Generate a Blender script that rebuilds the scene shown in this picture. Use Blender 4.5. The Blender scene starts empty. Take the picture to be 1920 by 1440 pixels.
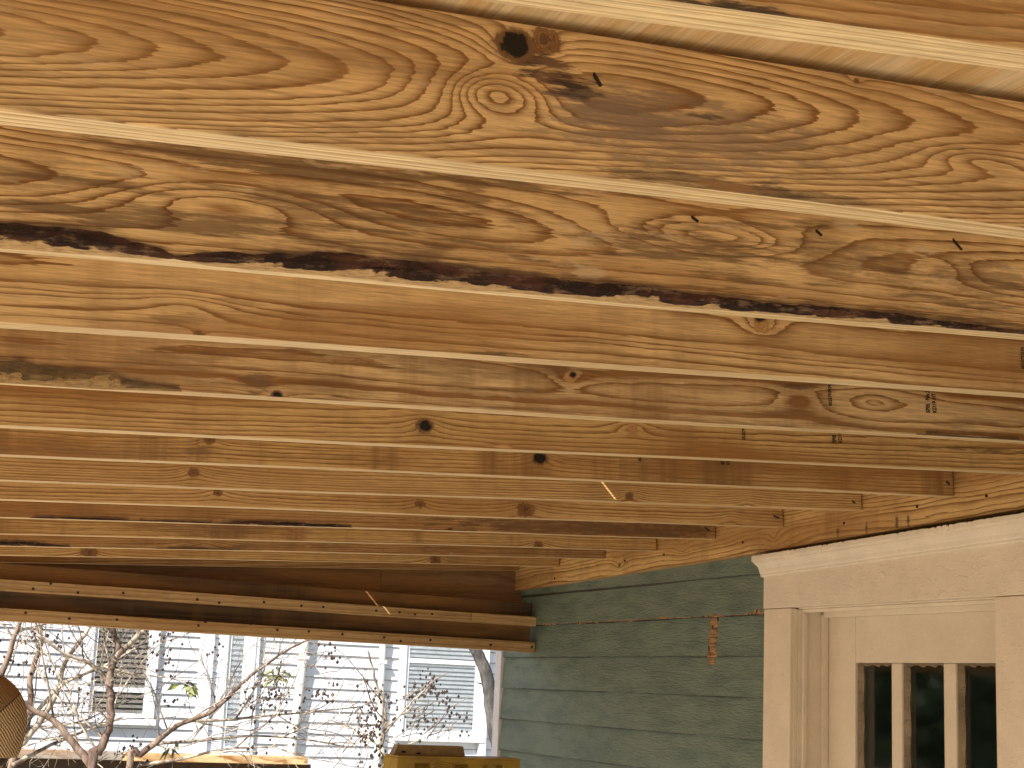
import bpy, bmesh, math, random
import numpy as np
from mathutils import Vector, Matrix
random.seed(7)
S = bpy.context.scene
COL = S.collection

# ------------------------------------------------------------------ camera, world, sun, exposure
F_PX, W_PX, H_PX = 2950.0, 1920.0, 1440.0
YAW, PITCH, ROLL = math.radians(23.1), math.radians(11.0), math.radians(2.45)
fw = Vector((math.cos(PITCH)*math.sin(YAW), math.cos(PITCH)*math.cos(YAW), math.sin(PITCH)))
rt = Vector((math.cos(YAW), -math.sin(YAW), 0.0)); up = rt.cross(fw)
CR = rt*math.cos(ROLL) + up*math.sin(ROLL); CU = -rt*math.sin(ROLL) + up*math.cos(ROLL)
cd = bpy.data.cameras.new('camera'); cam = bpy.data.objects.new('camera', cd); COL.objects.link(cam)
cd.sensor_width = 36.0; cd.lens = F_PX/W_PX*36.0; cd.clip_start = 0.02; cd.clip_end = 2000.0
cam.matrix_world = Matrix(((CR.x, CU.x, -fw.x, 0), (CR.y, CU.y, -fw.y, 0), (CR.z, CU.z, -fw.z, 0), (0, 0, 0, 1)))
S.camera = cam
S.render.resolution_x, S.render.resolution_y = 1024, 768

SUN = Vector((0.95, 0.60, -1.0)).normalized()          # direction the light travels
world = bpy.data.worlds.new('World'); S.world = world; world.use_nodes = True
wn = world.node_tree.nodes; wl = world.node_tree.links
sky = wn.new('ShaderNodeTexSky'); sky.sky_type = 'NISHITA'; sky.sun_disc = False
sky.sun_elevation = math.asin(-SUN.z); sky.sun_rotation = math.atan2(-SUN.x, -SUN.y)
wn['Background'].inputs['Strength'].default_value = 0.08
wl.new(sky.outputs['Color'], wn['Background'].inputs['Color'])
ld = bpy.data.lights.new('sun', 'SUN'); ld.energy = 5.0; ld.angle = math.radians(0.5); ld.color = (1.0, 0.955, 0.89)
sun = bpy.data.objects.new('sun', ld); COL.objects.link(sun)
sun.rotation_euler = SUN.to_track_quat('-Z', 'Y').to_euler(); sun.location = (-6, -4, 8)
S.view_settings.view_transform = 'Standard'; S.view_settings.look = 'None'
S.view_settings.exposure = 1.42; S.view_settings.gamma = 1.0
S.view_settings.use_curve_mapping = False
S.cycles.max_bounces = 6; S.cycles.diffuse_bounces = 4; S.cycles.glossy_bounces = 3; S.cycles.transmission_bounces = 5

# ------------------------------------------------------------------ pixel helpers
def ray(x, y): return fw*F_PX + CR*(x-960) - CU*(y-720)
def atY(x, y, Y): d = ray(x, y); return d*(Y/d.y)
def atX(x, y, X): d = ray(x, y); return d*(X/d.x)

# ------------------------------------------------------------------ object helpers
def link(o, parent=None):
    COL.objects.link(o)
    if parent is not None:
        o.parent = parent
        if parent.type == 'EMPTY': o.matrix_parent_inverse = Matrix.Translation(-parent.location)
    return o
def thing(name, label, cat, loc=(0, 0, 0), group=None):
    o = bpy.data.objects.new(name, None); COL.objects.link(o); o.location = loc; o.empty_display_size = 0.1
    o['label'] = label; o['category'] = cat
    if group: o['group'] = group
    return o
def mesh(name, V, Fc, mats, parent=None, idx=None, smooth=False, label=None, kind=None):
    me = bpy.data.meshes.new(name); me.from_pydata([tuple(v) for v in V], [], Fc)
    for m in (mats if isinstance(mats, (list, tuple)) else [mats]): me.materials.append(m)
    if idx is not None: me.polygons.foreach_set('material_index', idx)
    if smooth: me.polygons.foreach_set('use_smooth', [True]*len(me.polygons))
    me.update()
    o = bpy.data.objects.new(name, me); link(o, parent)
    if label: o['label'] = label
    if kind: o['kind'] = kind
    return o
def again(src, parent, loc=None):
    o = src.copy(); link(o, parent)
    if loc is not None: o.location = loc
    return o
BOXF = [(0, 3, 2, 1), (4, 5, 6, 7), (0, 1, 5, 4), (1, 2, 6, 5), (2, 3, 7, 6), (3, 0, 4, 7)]
class MB:
    def __init__(s): s.v = []; s.f = []; s.m = []
    def add(s, V, Fc, mi=0):
        n = len(s.v); s.v += [tuple(v) for v in V]; s.f += [tuple(i+n for i in f) for f in Fc]; s.m += [mi]*len(Fc)
    def box(s, a, b, mi=0):
        (x0, y0, z0), (x1, y1, z1) = a, b
        x0, x1 = min(x0, x1), max(x0, x1); y0, y1 = min(y0, y1), max(y0, y1); z0, z1 = min(z0, z1), max(z0, z1)
        s.add([(x0,y0,z0),(x1,y0,z0),(x1,y1,z0),(x0,y1,z0),(x0,y0,z1),(x1,y0,z1),(x1,y1,z1),(x0,y1,z1)], BOXF, mi)
    def tube(s, P, R, n=8, mi=0, cap=True):
        P = [Vector(p) for p in P]; rings = []; base = len(s.v); prev = None
        for i, p in enumerate(P):
            t = (P[min(i+1, len(P)-1)] - P[max(i-1, 0)])
            t = t.normalized() if t.length > 1e-9 else Vector((0, 0, 1))
            a = (Vector((0.31, 0.2, 0.93)) if prev is None else prev)
            u = a - t*a.dot(t)
            if u.length < 1e-4: u = t.orthogonal()
            u.normalize(); prev = u; w = t.cross(u)
            r = R[i] if isinstance(R, (list, tuple)) else R
            for k in range(n):
                an = 2*math.pi*k/n; s.v.append(tuple(p + u*(r*math.cos(an)) + w*(r*math.sin(an))))
        for i in range(len(P)-1):
            for k in range(n):
                a = base+i*n+k; b = base+i*n+(k+1) % n; s.f.append((a, b, b+n, a+n)); s.m.append(mi)
        if cap:
            s.f.append(tuple(base+k for k in reversed(range(n)))); s.m.append(mi)
            s.f.append(tuple(base+(len(P)-1)*n+k for k in range(n))); s.m.append(mi)
    def build(s, name, mats, parent=None, **kw):
        return mesh(name, s.v, s.f, mats, parent, idx=s.m, **kw)
def bevel(o, w=0.002, seg=2):
    m = o.modifiers.new('bevel', 'BEVEL'); m.width = w; m.segments = seg; m.limit_method = 'ANGLE'; m.angle_limit = math.radians(40)
    return o

# ------------------------------------------------------------------ node helpers
class NT:
    def __init__(s, name):
        s.mat = bpy.data.materials.new(name); s.mat.use_nodes = True
        s.t = s.mat.node_tree; s.b = s.t.nodes['Principled BSDF']; s.out = s.t.nodes['Material Output']
        s.co = s.t.nodes.new('ShaderNodeTexCoord').outputs['Object']
    def lk(s, a, inp):
        if hasattr(a, 'links') and hasattr(a, 'is_output'): s.t.links.new(a, inp)
        else: inp.default_value = a
    def m(s, op, a, b=0.0, c=None, clamp=False):
        n = s.t.nodes.new('ShaderNodeMath'); n.operation = op; n.use_clamp = clamp
        s.lk(a, n.inputs[0]); s.lk(b, n.inputs[1])
        if c is not None: s.lk(c, n.inputs[2])
        return n.outputs[0]
    def sep(s, v):
        n = s.t.nodes.new('ShaderNodeSeparateXYZ'); s.lk(v, n.inputs[0]); return n.outputs
    def comb(s, x, y, z):
        n = s.t.nodes.new('ShaderNodeCombineXYZ')
        for i, a in enumerate((x, y, z)): s.lk(a, n.inputs[i])
        return n.outputs[0]
    def vmul(s, v, k):
        n = s.t.nodes.new('ShaderNodeVectorMath'); n.operation = 'MULTIPLY'; s.lk(v, n.inputs[0]); n.inputs[1].default_value = k; return n.outputs[0]
    def vadd(s, v, k):
        n = s.t.nodes.new('ShaderNodeVectorMath'); n.operation = 'ADD'; s.lk(v, n.inputs[0]); s.lk(k, n.inputs[1]); return n.outputs[0]
    def noise(s, v, scale=(1, 1, 1), detail=2.0, rough=0.5, off=(0, 0, 0), dist=0.0):
        n = s.t.nodes.new('ShaderNodeTexNoise'); n.inputs['Scale'].default_value = 1.0
        s.lk(s.vadd(s.vmul(v, scale), off), n.inputs['Vector'])
        n.inputs['Detail'].default_value = detail; n.inputs['Roughness'].default_value = rough; n.inputs['Distortion'].default_value = dist
        return n.outputs['Fac']
    def ss(s, x, lo, hi):
        n = s.t.nodes.new('ShaderNodeMapRange'); n.interpolation_type = 'SMOOTHSTEP'
        s.lk(x, n.inputs[0]); n.inputs[1].default_value = lo; n.inputs[2].default_value = hi
        return n.outputs[0]
    def lin(s, x, lo, hi, a, b):
        n = s.t.nodes.new('ShaderNodeMapRange'); s.lk(x, n.inputs[0])
        for i, v in enumerate((lo, hi, a, b)): n.inputs[i+1].default_value = v
        return n.outputs[0]
    def mix(s, f, a, b, mode='MIX'):
        n = s.t.nodes.new('ShaderNodeMix'); n.data_type = 'RGBA'; n.blend_type = mode
        s.lk(f, n.inputs[0])
        for i, c in ((6, a), (7, b)):
            s.lk(c if not isinstance(c, tuple) else (c+(1.0,))[:4], n.inputs[i])
        return n.outputs[2]
    def ramp(s, f, pts):
        n = s.t.nodes.new('ShaderNodeValToRGB'); s.lk(f, n.inputs[0]); r = n.color_ramp
        while len(r.elements) < len(pts): r.elements.new(0.5)
        for e, (p, c) in zip(r.elements, pts): e.position = p; e.color = (c+(1.0,))[:4] if isinstance(c, tuple) else (c, c, c, 1)
        return n.outputs[0]
    def bump(s, h, strength=0.3, dist=0.002):
        n = s.t.nodes.new('ShaderNodeBump'); n.inputs['Strength'].default_value = strength; n.inputs['Distance'].default_value = dist
        s.lk(h, n.inputs['Height']); s.t.links.new(n.outputs[0], s.b.inputs['Normal'])
    def done(s, col, rough=0.6, spec=0.3, **kw):
        s.lk(col if not isinstance(col, tuple) else (col+(1.0,))[:4], s.b.inputs['Base Color']); s.lk(rough, s.b.inputs['Roughness'])
        s.b.inputs['Specular IOR Level'].default_value = spec
        for k, v in kw.items(): s.b.inputs[k].default_value = v
        return s.mat

EARLY, LATE = (0.735, 0.485, 0.22), (0.21, 0.078, 0.014)
def wood(name, early=EARLY, late=LATE, rw=0.006, pith=(0.05, 0.07), tilt=(0.02, 0.01), warp=0.010, knots=(), stains=(),
         grime=0.0, seed=0.0, contrast=0.95, tint=0.25, bands=0.25, wane=False, rough_bump=0.5):
    """growth rings of a sawn board: distance from a tilted pith line, bent round the knots
    knots: (x, z, sx, sz, lift, core, kind)    stains: (x, z, sx, sz, colour, strength)"""
    N = NT(name); x, y, z = N.sep(N.co)
    o = (seed*7.3, seed*3.1, seed*5.7)
    w1 = N.m('SUBTRACT', N.noise(N.co, (1.6, 7, 7), 2.0, 0.5, o), 0.5)
    w2 = N.m('SUBTRACT', N.noise(N.co, (7, 30, 30), 1.0, 0.55, o), 0.5)
    jag = N.m('SUBTRACT', N.noise(N.co, (14, 260, 260), 2.0, 0.6, o), 0.5)
    dy = N.m('SUBTRACT', N.m('MULTIPLY_ADD', x, -tilt[0], y), pith[0])
    dz = N.m('SUBTRACT', N.m('MULTIPLY_ADD', x, -tilt[1], z), pith[1])
    dz = N.m('MULTIPLY_ADD', w1, warp*3.0, dz)
    r = N.m('SQRT', N.m('ADD', N.m('MULTIPLY', dy, dy), N.m('MULTIPLY', dz, dz)))
    r = N.m('MULTIPLY_ADD', w1, warp, r); r = N.m('MULTIPLY_ADD', w2, warp*0.35, r); r = N.m('MULTIPLY_ADD', jag, rw*0.45, r)
    cores = []
    for (kx, kz, sx, sz, lift, core, kind) in knots:
        ex = N.m('DIVIDE', N.m('SUBTRACT', x, kx), sx); ez = N.m('DIVIDE', N.m('SUBTRACT', z, kz), sz)
        d2 = N.m('ADD', N.m('MULTIPLY', ex, ex), N.m('MULTIPLY', ez, ez))
        # wide flow of the grain round the knot, plus its own near rings
        g = N.m('DIVIDE', lift, N.m('ADD', d2, 1.0))
        r = N.m('ADD', r, g)
        if core > 0:
            cx = N.m('DIVIDE', N.m('SUBTRACT', x, kx), core*1.25); cz = N.m('DIVIDE', N.m('SUBTRACT', z, kz), core)
            d = N.m('SQRT', N.m('ADD', N.m('MULTIPLY', cx, cx), N.m('MULTIPLY', cz, cz)))
            d = N.m('MULTIPLY_ADD', N.m('SUBTRACT', N.noise(N.co, (90, 90, 90), 3, 0.6, o), 0.5), 1.3, d)
            cores.append((d, kind))
    t = N.m('DIVIDE', r, rw)
    t = N.m('ADD', t, N.m('MULTIPLY', N.noise(N.comb(N.m('MULTIPLY', r, 55.0), seed, 0.0), (1, 1, 1), 1.0), 2.4))
    fr = N.m('FRACT', t)
    prof = N.ramp(fr, [(0.0, 0.02), (0.44, 0.07), (0.72, 0.55), (0.88, 1.0), (0.965, 0.95), (1.0, 0.02)])
    amp = N.lin(N.noise(N.co, (2.5, 14, 14), 1, 0.5, (o[0]+9, o[1], o[2])), 0.3, 0.7, contrast*0.8, min(1.0, contrast*1.3))
    col = N.mix(N.m('MULTIPLY', prof, amp), early, late)
    # heart and sap tone drift, fibre streaks, sticker bands across the board
    col = N.mix(N.m('MULTIPLY', N.ss(N.noise(N.co, (1.3, 9, 9), 2, 0.55, (o[0], o[1]+4, o[2])), 0.42, 0.66), min(1.0, tint*1.5)), col, (0.34, 0.155, 0.043))
    fib = N.noise(N.co, (16, 420, 420), 3, 0.72, o)
    col = N.mix(1.0, col, N.ramp(fib, [(0.3, 0.66), (0.7, 1.18)]), 'MULTIPLY')
    bd = N.noise(N.comb(x, 0.0, seed), (5.5, 1, 1), 5, 0.68, o)
    col = N.mix(N.m('MULTIPLY', N.ss(bd, 0.46, 0.68), min(1.0, bands*1.5)), col, (0.23, 0.115, 0.038))
    if grime > 0:
        g1 = N.noise(N.co, (4.5, 60, 60), 5, 0.68, (o[0]+2, o[1], o[2]+7))
        g2 = N.noise(N.co, (1.6, 9, 9), 2, 0.5, (o[0]+5, o[1], o[2]+1))
        gm = N.m('MULTIPLY', N.ss(g1, 0.47, 0.60), N.ss(g2, 0.36, 0.56))
        col = N.mix(N.m('MULTIPLY', gm, grime), col, (0.115, 0.060, 0.028))
        g3 = N.noise(N.co, (9, 45, 45), 4, 0.65, (o[0]+12, o[1]+3, o[2]))
        col = N.mix(N.m('MULTIPLY', N.ss(g3, 0.60, 0.68), grime*0.75), col, (0.60, 0.44, 0.26))
    for (sx0, sz0, sx, sz, sc, st) in stains:
        ex = N.m('DIVIDE', N.m('SUBTRACT', x, sx0), sx); ez = N.m('DIVIDE', N.m('SUBTRACT', z, sz0), sz)
        d2 = N.m('ADD', N.m('MULTIPLY', ex, ex), N.m('MULTIPLY', ez, ez))
        nn = N.noise(N.co, (16, 130, 130), 4, 0.72, (o[0]+sx0*3, o[1], o[2]))
        k = N.ss(N.m('ADD', d2, N.m('MULTIPLY', N.m('SUBTRACT', nn, 0.5), 5.5)), 1.05, 0.10)
        col = N.mix(N.m('MULTIPLY', k, st), col, sc)
    if wane:
        at = N.t.nodes.new('ShaderNodeAttribute'); at.attribute_name = 'wane_stain'
        wn_ = N.noise(N.co, (9, 120, 120), 4, 0.7, o)
        col = N.mix(N.m('MULTIPLY', N.ss(N.m('ADD', at.outputs['Fac'], N.m('MULTIPLY', N.m('SUBTRACT', wn_, 0.5), 2.0)), 0.35, 1.05), 0.9), col, (0.085, 0.045, 0.02))
    hgt = N.noise(N.co, (22, 300, 300), 1, 0.6, o)
    for d, kind in cores:
        if kind == 'hole':
            col = N.mix(N.ss(d, 1.55, 1.05), col, (0.17, 0.085, 0.035)); col = N.mix(N.ss(d, 1.0, 0.75), col, (0.012, 0.008, 0.006))
        elif kind == 'knot':
            kr = N.m('FRACT', N.m('MULTIPLY', d, 3.1))
            kc = N.mix(kr, (0.25, 0.115, 0.04), (0.11, 0.045, 0.016))
            col = N.mix(N.m('MULTIPLY', N.ss(d, 1.35, 0.8), 0.9), col, kc)
            col = N.mix(N.m('MULTIPLY', N.ss(d, 0.45, 0.10), 0.55), col, (0.05, 0.025, 0.014))
        else:
            kc = N.mix(N.m('FRACT', N.m('MULTIPLY', d, 2.2)), (0.52, 0.30, 0.12), (0.34, 0.165, 0.055))
            col = N.mix(N.ss(d, 1.1, 0.9), col, kc)
    N.bump(hgt, rough_bump, 0.0012)
    return N.done(col, N.lin(fib, 0.3, 0.7, 0.50, 0.68), 0.28)

def plain(name, c, rough=0.6, spec=0.4, var=0.12, scale=18.0, bump=0.1, **kw):
    N = NT(name); n = N.noise(N.co, (scale, scale, scale), 4, 0.6)
    col = N.mix(1.0, c, N.ramp(n, [(0.25, 1-var), (0.75, 1+var)]), 'MULTIPLY')
    if bump: N.bump(n, bump, 0.003)
    return N.done(col, rough, spec, **kw)

def bark_mat(name, dark=(0.026, 0.015, 0.011), red=(0.085, 0.034, 0.02), tan=(0.50, 0.32, 0.15), tanlim=0.60, seed=0.0):
    N = NT(name); x, y, z = N.sep(N.co); o = (seed, seed*2, 0)
    n1 = N.noise(N.co, (25, 90, 90), 4, 0.65, o); n2 = N.noise(N.co, (7, 30, 30), 3, 0.6, o)
    col = N.mix(N.ss(n2, 0.42, 0.66), dark, red); col = N.mix(N.ss(n1, 0.50, 0.70), col, (0.17, 0.10, 0.06)); col = N.mix(N.ss(N.noise(N.co, (9, 160, 160), 3, 0.7, o), 0.60, 0.68), col, (0.012, 0.008, 0.007))
    sl = N.comb(N.m('MULTIPLY_ADD', z, -2.2, N.m('MULTIPLY_ADD', y, 1.6, x)), 0.0, 0.0)
    wd = N.noise(sl, (11, 1, 1), 1.5, 0.45, (seed*3+1.7, 0, 0))
    wd = N.m('ADD', wd, N.m('MULTIPLY', N.m('SUBTRACT', n1, 0.5), 0.45)); wd = N.m('ADD', wd, N.m('MULTIPLY', N.m('SUBTRACT', y, 0.005), 30.0))
    tn = N.mix(N.ss(N.noise(N.co, (60, 300, 300), 3, 0.6), 0.35, 0.7), tan, tuple(c*0.55 for c in tan))
    col = N.mix(N.ss(wd, tanlim, tanlim+0.06), col, tn)
    N.bump(N.m('ADD', n1, N.m('MULTIPLY', n2, 0.6)), 0.9, 0.006)
    return N.done(col, 0.9, 0.12)

def siding_paint(name, patch=(), crack=False, seed=0.0, base=(0.165, 0.198, 0.145)):
    """old sage green gloss over alligatored wood; patch: (y, z, hy, hz) of bare wood in the board's own space"""
    N = NT(name); x, y, z = N.sep(N.co); o = (seed, seed*1.7, seed*0.6)
    n1 = N.noise(N.co, (6, 6, 22), 4, 0.6, o); n2 = N.noise(N.co, (40, 25, 160), 3, 0.6, o, 0.8); n3 = N.noise(N.co, (300, 300, 300), 2, 0.5, o)
    col = N.mix(N.ss(n1, 0.35, 0.7), base, tuple(c*k for c, k in zip(base, (0.66, 0.72, 0.74))))
    col = N.mix(1.0, col, N.ramp(n3, [(0.3, 0.90), (0.7, 1.10)]), 'MULTIPLY')
    bare = N.mix(N.ss(N.noise(N.co, (200, 14, 200), 3, 0.6), 0.4, 0.65), (0.42, 0.23, 0.10), (0.16, 0.08, 0.035))
    bare = N.mix(N.ss(N.noise(N.co, (50, 50, 24), 2, 0.5, (3, 1, seed)), 0.60, 0.66), bare, (0.03, 0.016, 0.010))
    mask = N.ss(N.noise(N.co, (45, 45, 60), 3, 0.7, (o[0]+4, 2, 1)), 0.775, 0.79)
    for (py, pz, hy, hz) in patch:
        ey = N.m('DIVIDE', N.m('ABSOLUTE', N.m('SUBTRACT', y, py)), hy); ez = N.m('DIVIDE', N.m('ABSOLUTE', N.m('SUBTRACT', z, pz)), hz)
        d = N.m('MAXIMUM', ey, ez); d = N.m('MULTIPLY_ADD', N.m('SUBTRACT', N.noise(N.co, (60, 60, 60), 4, 0.65, o), 0.5), 1.6, d)
        mask = N.m('MAXIMUM', mask, N.ss(d, 1.05, 0.95))
    low_edge = N.lin(N.noise(N.comb(0.0, y, 0.0), (1, 14, 1), 3, 0.7, (0, seed*3, 0)), 0.3, 0.7, 0.0012, 0.0052)
    col = N.mix(N.m('MULTIPLY', N.ss(N.m('SUBTRACT', z, low_edge), 0.001, -0.001), 0.9), col, (0.028, 0.024, 0.018))  # darker band along the board's lower edge
    if crack:
        lim = N.lin(N.noise(N.comb(0.0, y, 0.0), (1, 9, 1), 3, 0.6, (0, 5, 0)), 0.35, 0.62, 0.000, 0.011)
        e = N.m('SUBTRACT', z, lim); mask = N.m('MAXIMUM', mask, N.ss(e, 0.0012, -0.0008))
    col = N.mix(mask, col, bare)
    if crack: col = N.mix(N.m('MULTIPLY', N.ss(z, 0.0045, 0.003), N.ss(N.noise(N.comb(0.0, y, 0.0), (1, 6, 1), 2, 0.6, (0, 8, 0)), 0.42, 0.52)), col, (0.03, 0.02, 0.014))
    h = N.m('ADD', N.m('MULTIPLY', n2, 1.0), N.m('MULTIPLY', n1, 0.8)); h = N.m('SUBTRACT', h, N.m('MULTIPLY', mask, 0.8))
    N.bump(h, 0.9, 0.006)
    return N.done(col, N.lin(mask, 0, 1, 0.42, 0.8), 0.35)

def trim_paint(name, base=(0.70, 0.555, 0.40), chips=0.5, seed=0.0, lumps=0.5, mottle=0.06):
    N = NT(name); o = (seed, seed*1.7, seed*0.6)
    n1 = N.noise(N.co, (9, 9, 9), 3, 0.6, o); n2 = N.noise(N.co, (60, 26, 75), 4, 0.62, o, 0.6); n3 = N.noise(N.co, (260, 260, 260), 2, 0.5)
    col = N.mix(1.0, base, N.ramp(n1, [(0.3, 1-mottle), (0.7, 1+mottle)]), 'MULTIPLY')
    col = N.mix(1.0, col, N.ramp(n3, [(0.3, 0.95), (0.7, 1.05)]), 'MULTIPLY')
    ch = N.noise(N.co, (70, 45, 70), 4, 0.7, (o[0]+3, 1, 5))
    mask = N.m('MULTIPLY', N.ss(ch, 0.735, 0.75), chips)
    col = N.mix(mask, col, (0.20, 0.14, 0.09))
    N.bump(N.m('ADD', N.m('MULTIPLY', N.ss(n2, 0.50, 0.85), 1.0), N.m('MULTIPLY', n3, 0.10)), lumps, 0.004)
    return N.done(col, 0.48, 0.35)

M_dark = plain('near_black', (0.012, 0.011, 0.010), 0.9, 0.1, 0.2)
M_nail = plain('nail_steel', (0.03, 0.028, 0.028), 0.5, 0.5, 0.2, Metallic=0.6)
M_ink = plain('stamp_ink', (0.012, 0.009, 0.008), 0.8, 0.1, 0.3, 300)

# ================================================================== the setting: ground and porch floor
GZ, FZ = -2.45, -1.79
def ground_mat():
    N = NT('yard_soil_and_dry_grass')
    n1 = N.noise(N.co, (0.35, 0.35, 0.35), 4, 0.6); n2 = N.noise(N.co, (9, 9, 9), 5, 0.7)
    c = N.mix(N.ss(n1, 0.40, 0.62), (0.44, 0.395, 0.32), (0.35, 0.325, 0.24))
    c = N.mix(1.0, c, N.ramp(n2, [(0.25, 0.75), (0.75, 1.22)]), 'MULTIPLY'); N.bump(n2, 0.5, 0.02)
    return N.done(c, 0.95, 0.1)
g = MB(); g.add([(-400, -400, GZ), (400, -400, GZ), (400, 400, GZ), (-400, 400, GZ)], [(0, 1, 2, 3)])
go = g.build('ground', ground_mat()); go['kind'] = 'structure'
fl = MB(); fl.box((-0.85, -3.2, FZ-0.14), (2.735, 6.45, FZ))
fo = fl.build('porch_floor', wood('porch_floor_boards', rw=0.02, pith=(0.3, -0.4), tilt=(0.0, 0.0), early=(0.64, 0.57, 0.48), late=(0.50, 0.43, 0.34), tint=0.1, bands=0.05)); fo['kind'] = 'structure'

# ================================================================== porch roof: rafters, ledger, decking, front beam
RT = 0.041
LX0, LX1 = -0.72, 2.705
YJ = lambda j: 3.332 + 0.4064*j
ZL = {-8: .470, -7: .452, -6: .428, -5: .4444, -4: .4353, -3: .4342, -2: .4266, -1: .4138, 0: .414, 1: .404, 2: .3992, 3: .3877, 4: .3748, 5: .3646, 6: .3616, 7: .3551}
ZW = {-8: .640, -7: .625, -6: .672, -5: .6170, -4: .5960, -3: .5905, -2: .5720, -1: .5650, 0: .552, 1: .548, 2: .5335, 3: .5243, 4: .5102, 5: .5060, 6: .4971, 7: .5017}
def deckz(X, Y):
    a = 0.446 - 0.0182*(Y-1.3); b = 0.617 - 0.0236*(Y-1.3)
    return a + (b-a)*X/2.705 + 0.1545
roof = thing('porch_roof', 'unfinished porch roof of bare yellow pine rafters nailed to a ledger on the house wall', 'roof', (1.0, 3.0, 0.4))

def rafter_frame(j):
    sl = (ZW[j]-ZL[j])/2.705; a = math.atan(sl)
    loc = Vector((LX0, YJ(j), ZL[j] + sl*LX0))
    return loc, Vector((math.cos(a), 0, math.sin(a))), Vector((-math.sin(a), 0, math.cos(a))), a
def loc_px(j, px, py):
    loc, ax, az, a = rafter_frame(j); P = atY(px, py, YJ(j)) - loc
    return P.dot(ax), P.dot(az)

EDGES = [wood('pine_sawn_lit_edge_%d' % i, early=(0.76, 0.575, 0.32), late=(0.46, 0.275, 0.105), rw=0.007+0.002*i, pith=(0.30, 0.02+0.1*i), tilt=(0.01, 0.01), warp=0.010, contrast=0.9, tint=0.12, bands=0.08, seed=60+i*3.3) for i in range(3)]  # paler lower edges, partly bounce light put into the wood colour
def rafter(j, mat, bark=None, wane=None, label=None, wob=0.0012, seed=0, length=None):
    """lofted section; wane: [(pixel x, face height lost, edge width lost)] where the round of the log shows"""
    loc, ax, az, a = rafter_frame(j)
    L = (LX1-LX0)/math.cos(a) - 0.003
    if length: L = length
    n = 420 if wane else 90
    rnd = random.Random(seed+j*13); V = []; Fc = []; idx = []
    ph = [rnd.uniform(0, 6.28) for _ in range(6)]
    wp = None
    if wane:
        wx = [loc_px(j, p, 400)[0] for p, _, _ in wane]; wp = (wx, [w[1] for w in wane], [w[2] for w in wane])
    for i in range(n+1):
        x = L*i/n
        h = deckz(loc.x+x*ax.x, YJ(j)) - (loc.z + x*ax.z) - 0.004
        if j == -5: h -= 0.007
        wy, wz = 0.0016 + 0.0008*math.sin(x*9+ph[0]) + 0.010*max(0.0, math.sin(x*2.3+ph[4])*math.sin(x*5.1+ph[1])-0.35), 0.0016 + 0.0008*math.sin(x*7+ph[1])
        jit = 0.0
        if wp:
            z_ = np.interp(x, wp[0], wp[1]); y_ = np.interp(x, wp[0], wp[2])
            jit = (0.12*math.sin(x*17+ph[2]) + 0.07*math.sin(x*47+ph[3]) + 0.05*math.sin(x*131+ph[4]) + rnd.uniform(-0.05, 0.05))
            wz = max(wz, z_*(1+jit)); wy = max(wy, y_*(1+0.5*math.sin(x*23+ph[4])*0.3 + rnd.uniform(-.03, .03)))
            wy = min(wy, RT-0.006)
        dz = wob*(math.sin(x*2.1+ph[5]) + 0.5*math.sin(x*5.3+ph[0])); dy = wob*(math.sin(x*1.7+ph[3]) + 0.4*math.sin(x*4.1+ph[2]))
        b1 = rnd.uniform(-0.0024, 0.0024) if (wp and wz > 0.004) else 0.0
        V += [(x, dy, wz+dz), (x, dy+0.12*wy+b1, 0.48*wz+dz), (x, dy+0.45*wy+b1, 0.13*wz+dz), (x, dy+wy, dz), (x, RT-0.0015+dy, dz), (x, RT+dy, 0.0015+dz), (x, RT+dy, h), (x, dy, h), (x, dy, wz+dz+0.016)]
    k = 9
    for i in range(n):
        for q in range(k):
            p0, p1 = i*k+q, i*k+(q+1) % k
            Fc.append((p0, p0+k, p1+k, p1)[::-1])
            big = wp is not None and (V[i*k][2] > 0.0028)
            idx.append(2 if (q in (0, 1, 2) and big) else (1 if q in (2, 3) else 0))
    Fc.append(tuple(range(k))[::-1]); idx.append(0); Fc.append(tuple(n*k+q for q in range(k))); idx.append(0)
    o = mesh('rafter', V, Fc, [mat, EDGES[j % 3]] + ([bark] if bark else []), roof, idx=idx, label=label)
    at_ = o.data.attributes.new('wane_stain', 'FLOAT', 'POINT')
    if wp: at_.data.foreach_set('value', [(1.0 if (q < 3 and V[i*k][2] > 0.003) else 0.0) for i in range(n+1) for q in range(k)])
    # face normals outward
    bm = bmesh.new(); bm.from_mesh(o.data); bmesh.ops.recalc_face_normals(bm, faces=bm.faces); bm.to_mesh(o.data); bm.free()
    o.location = loc; o.rotation_euler = (0, -a, 0)
    return o

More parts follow.
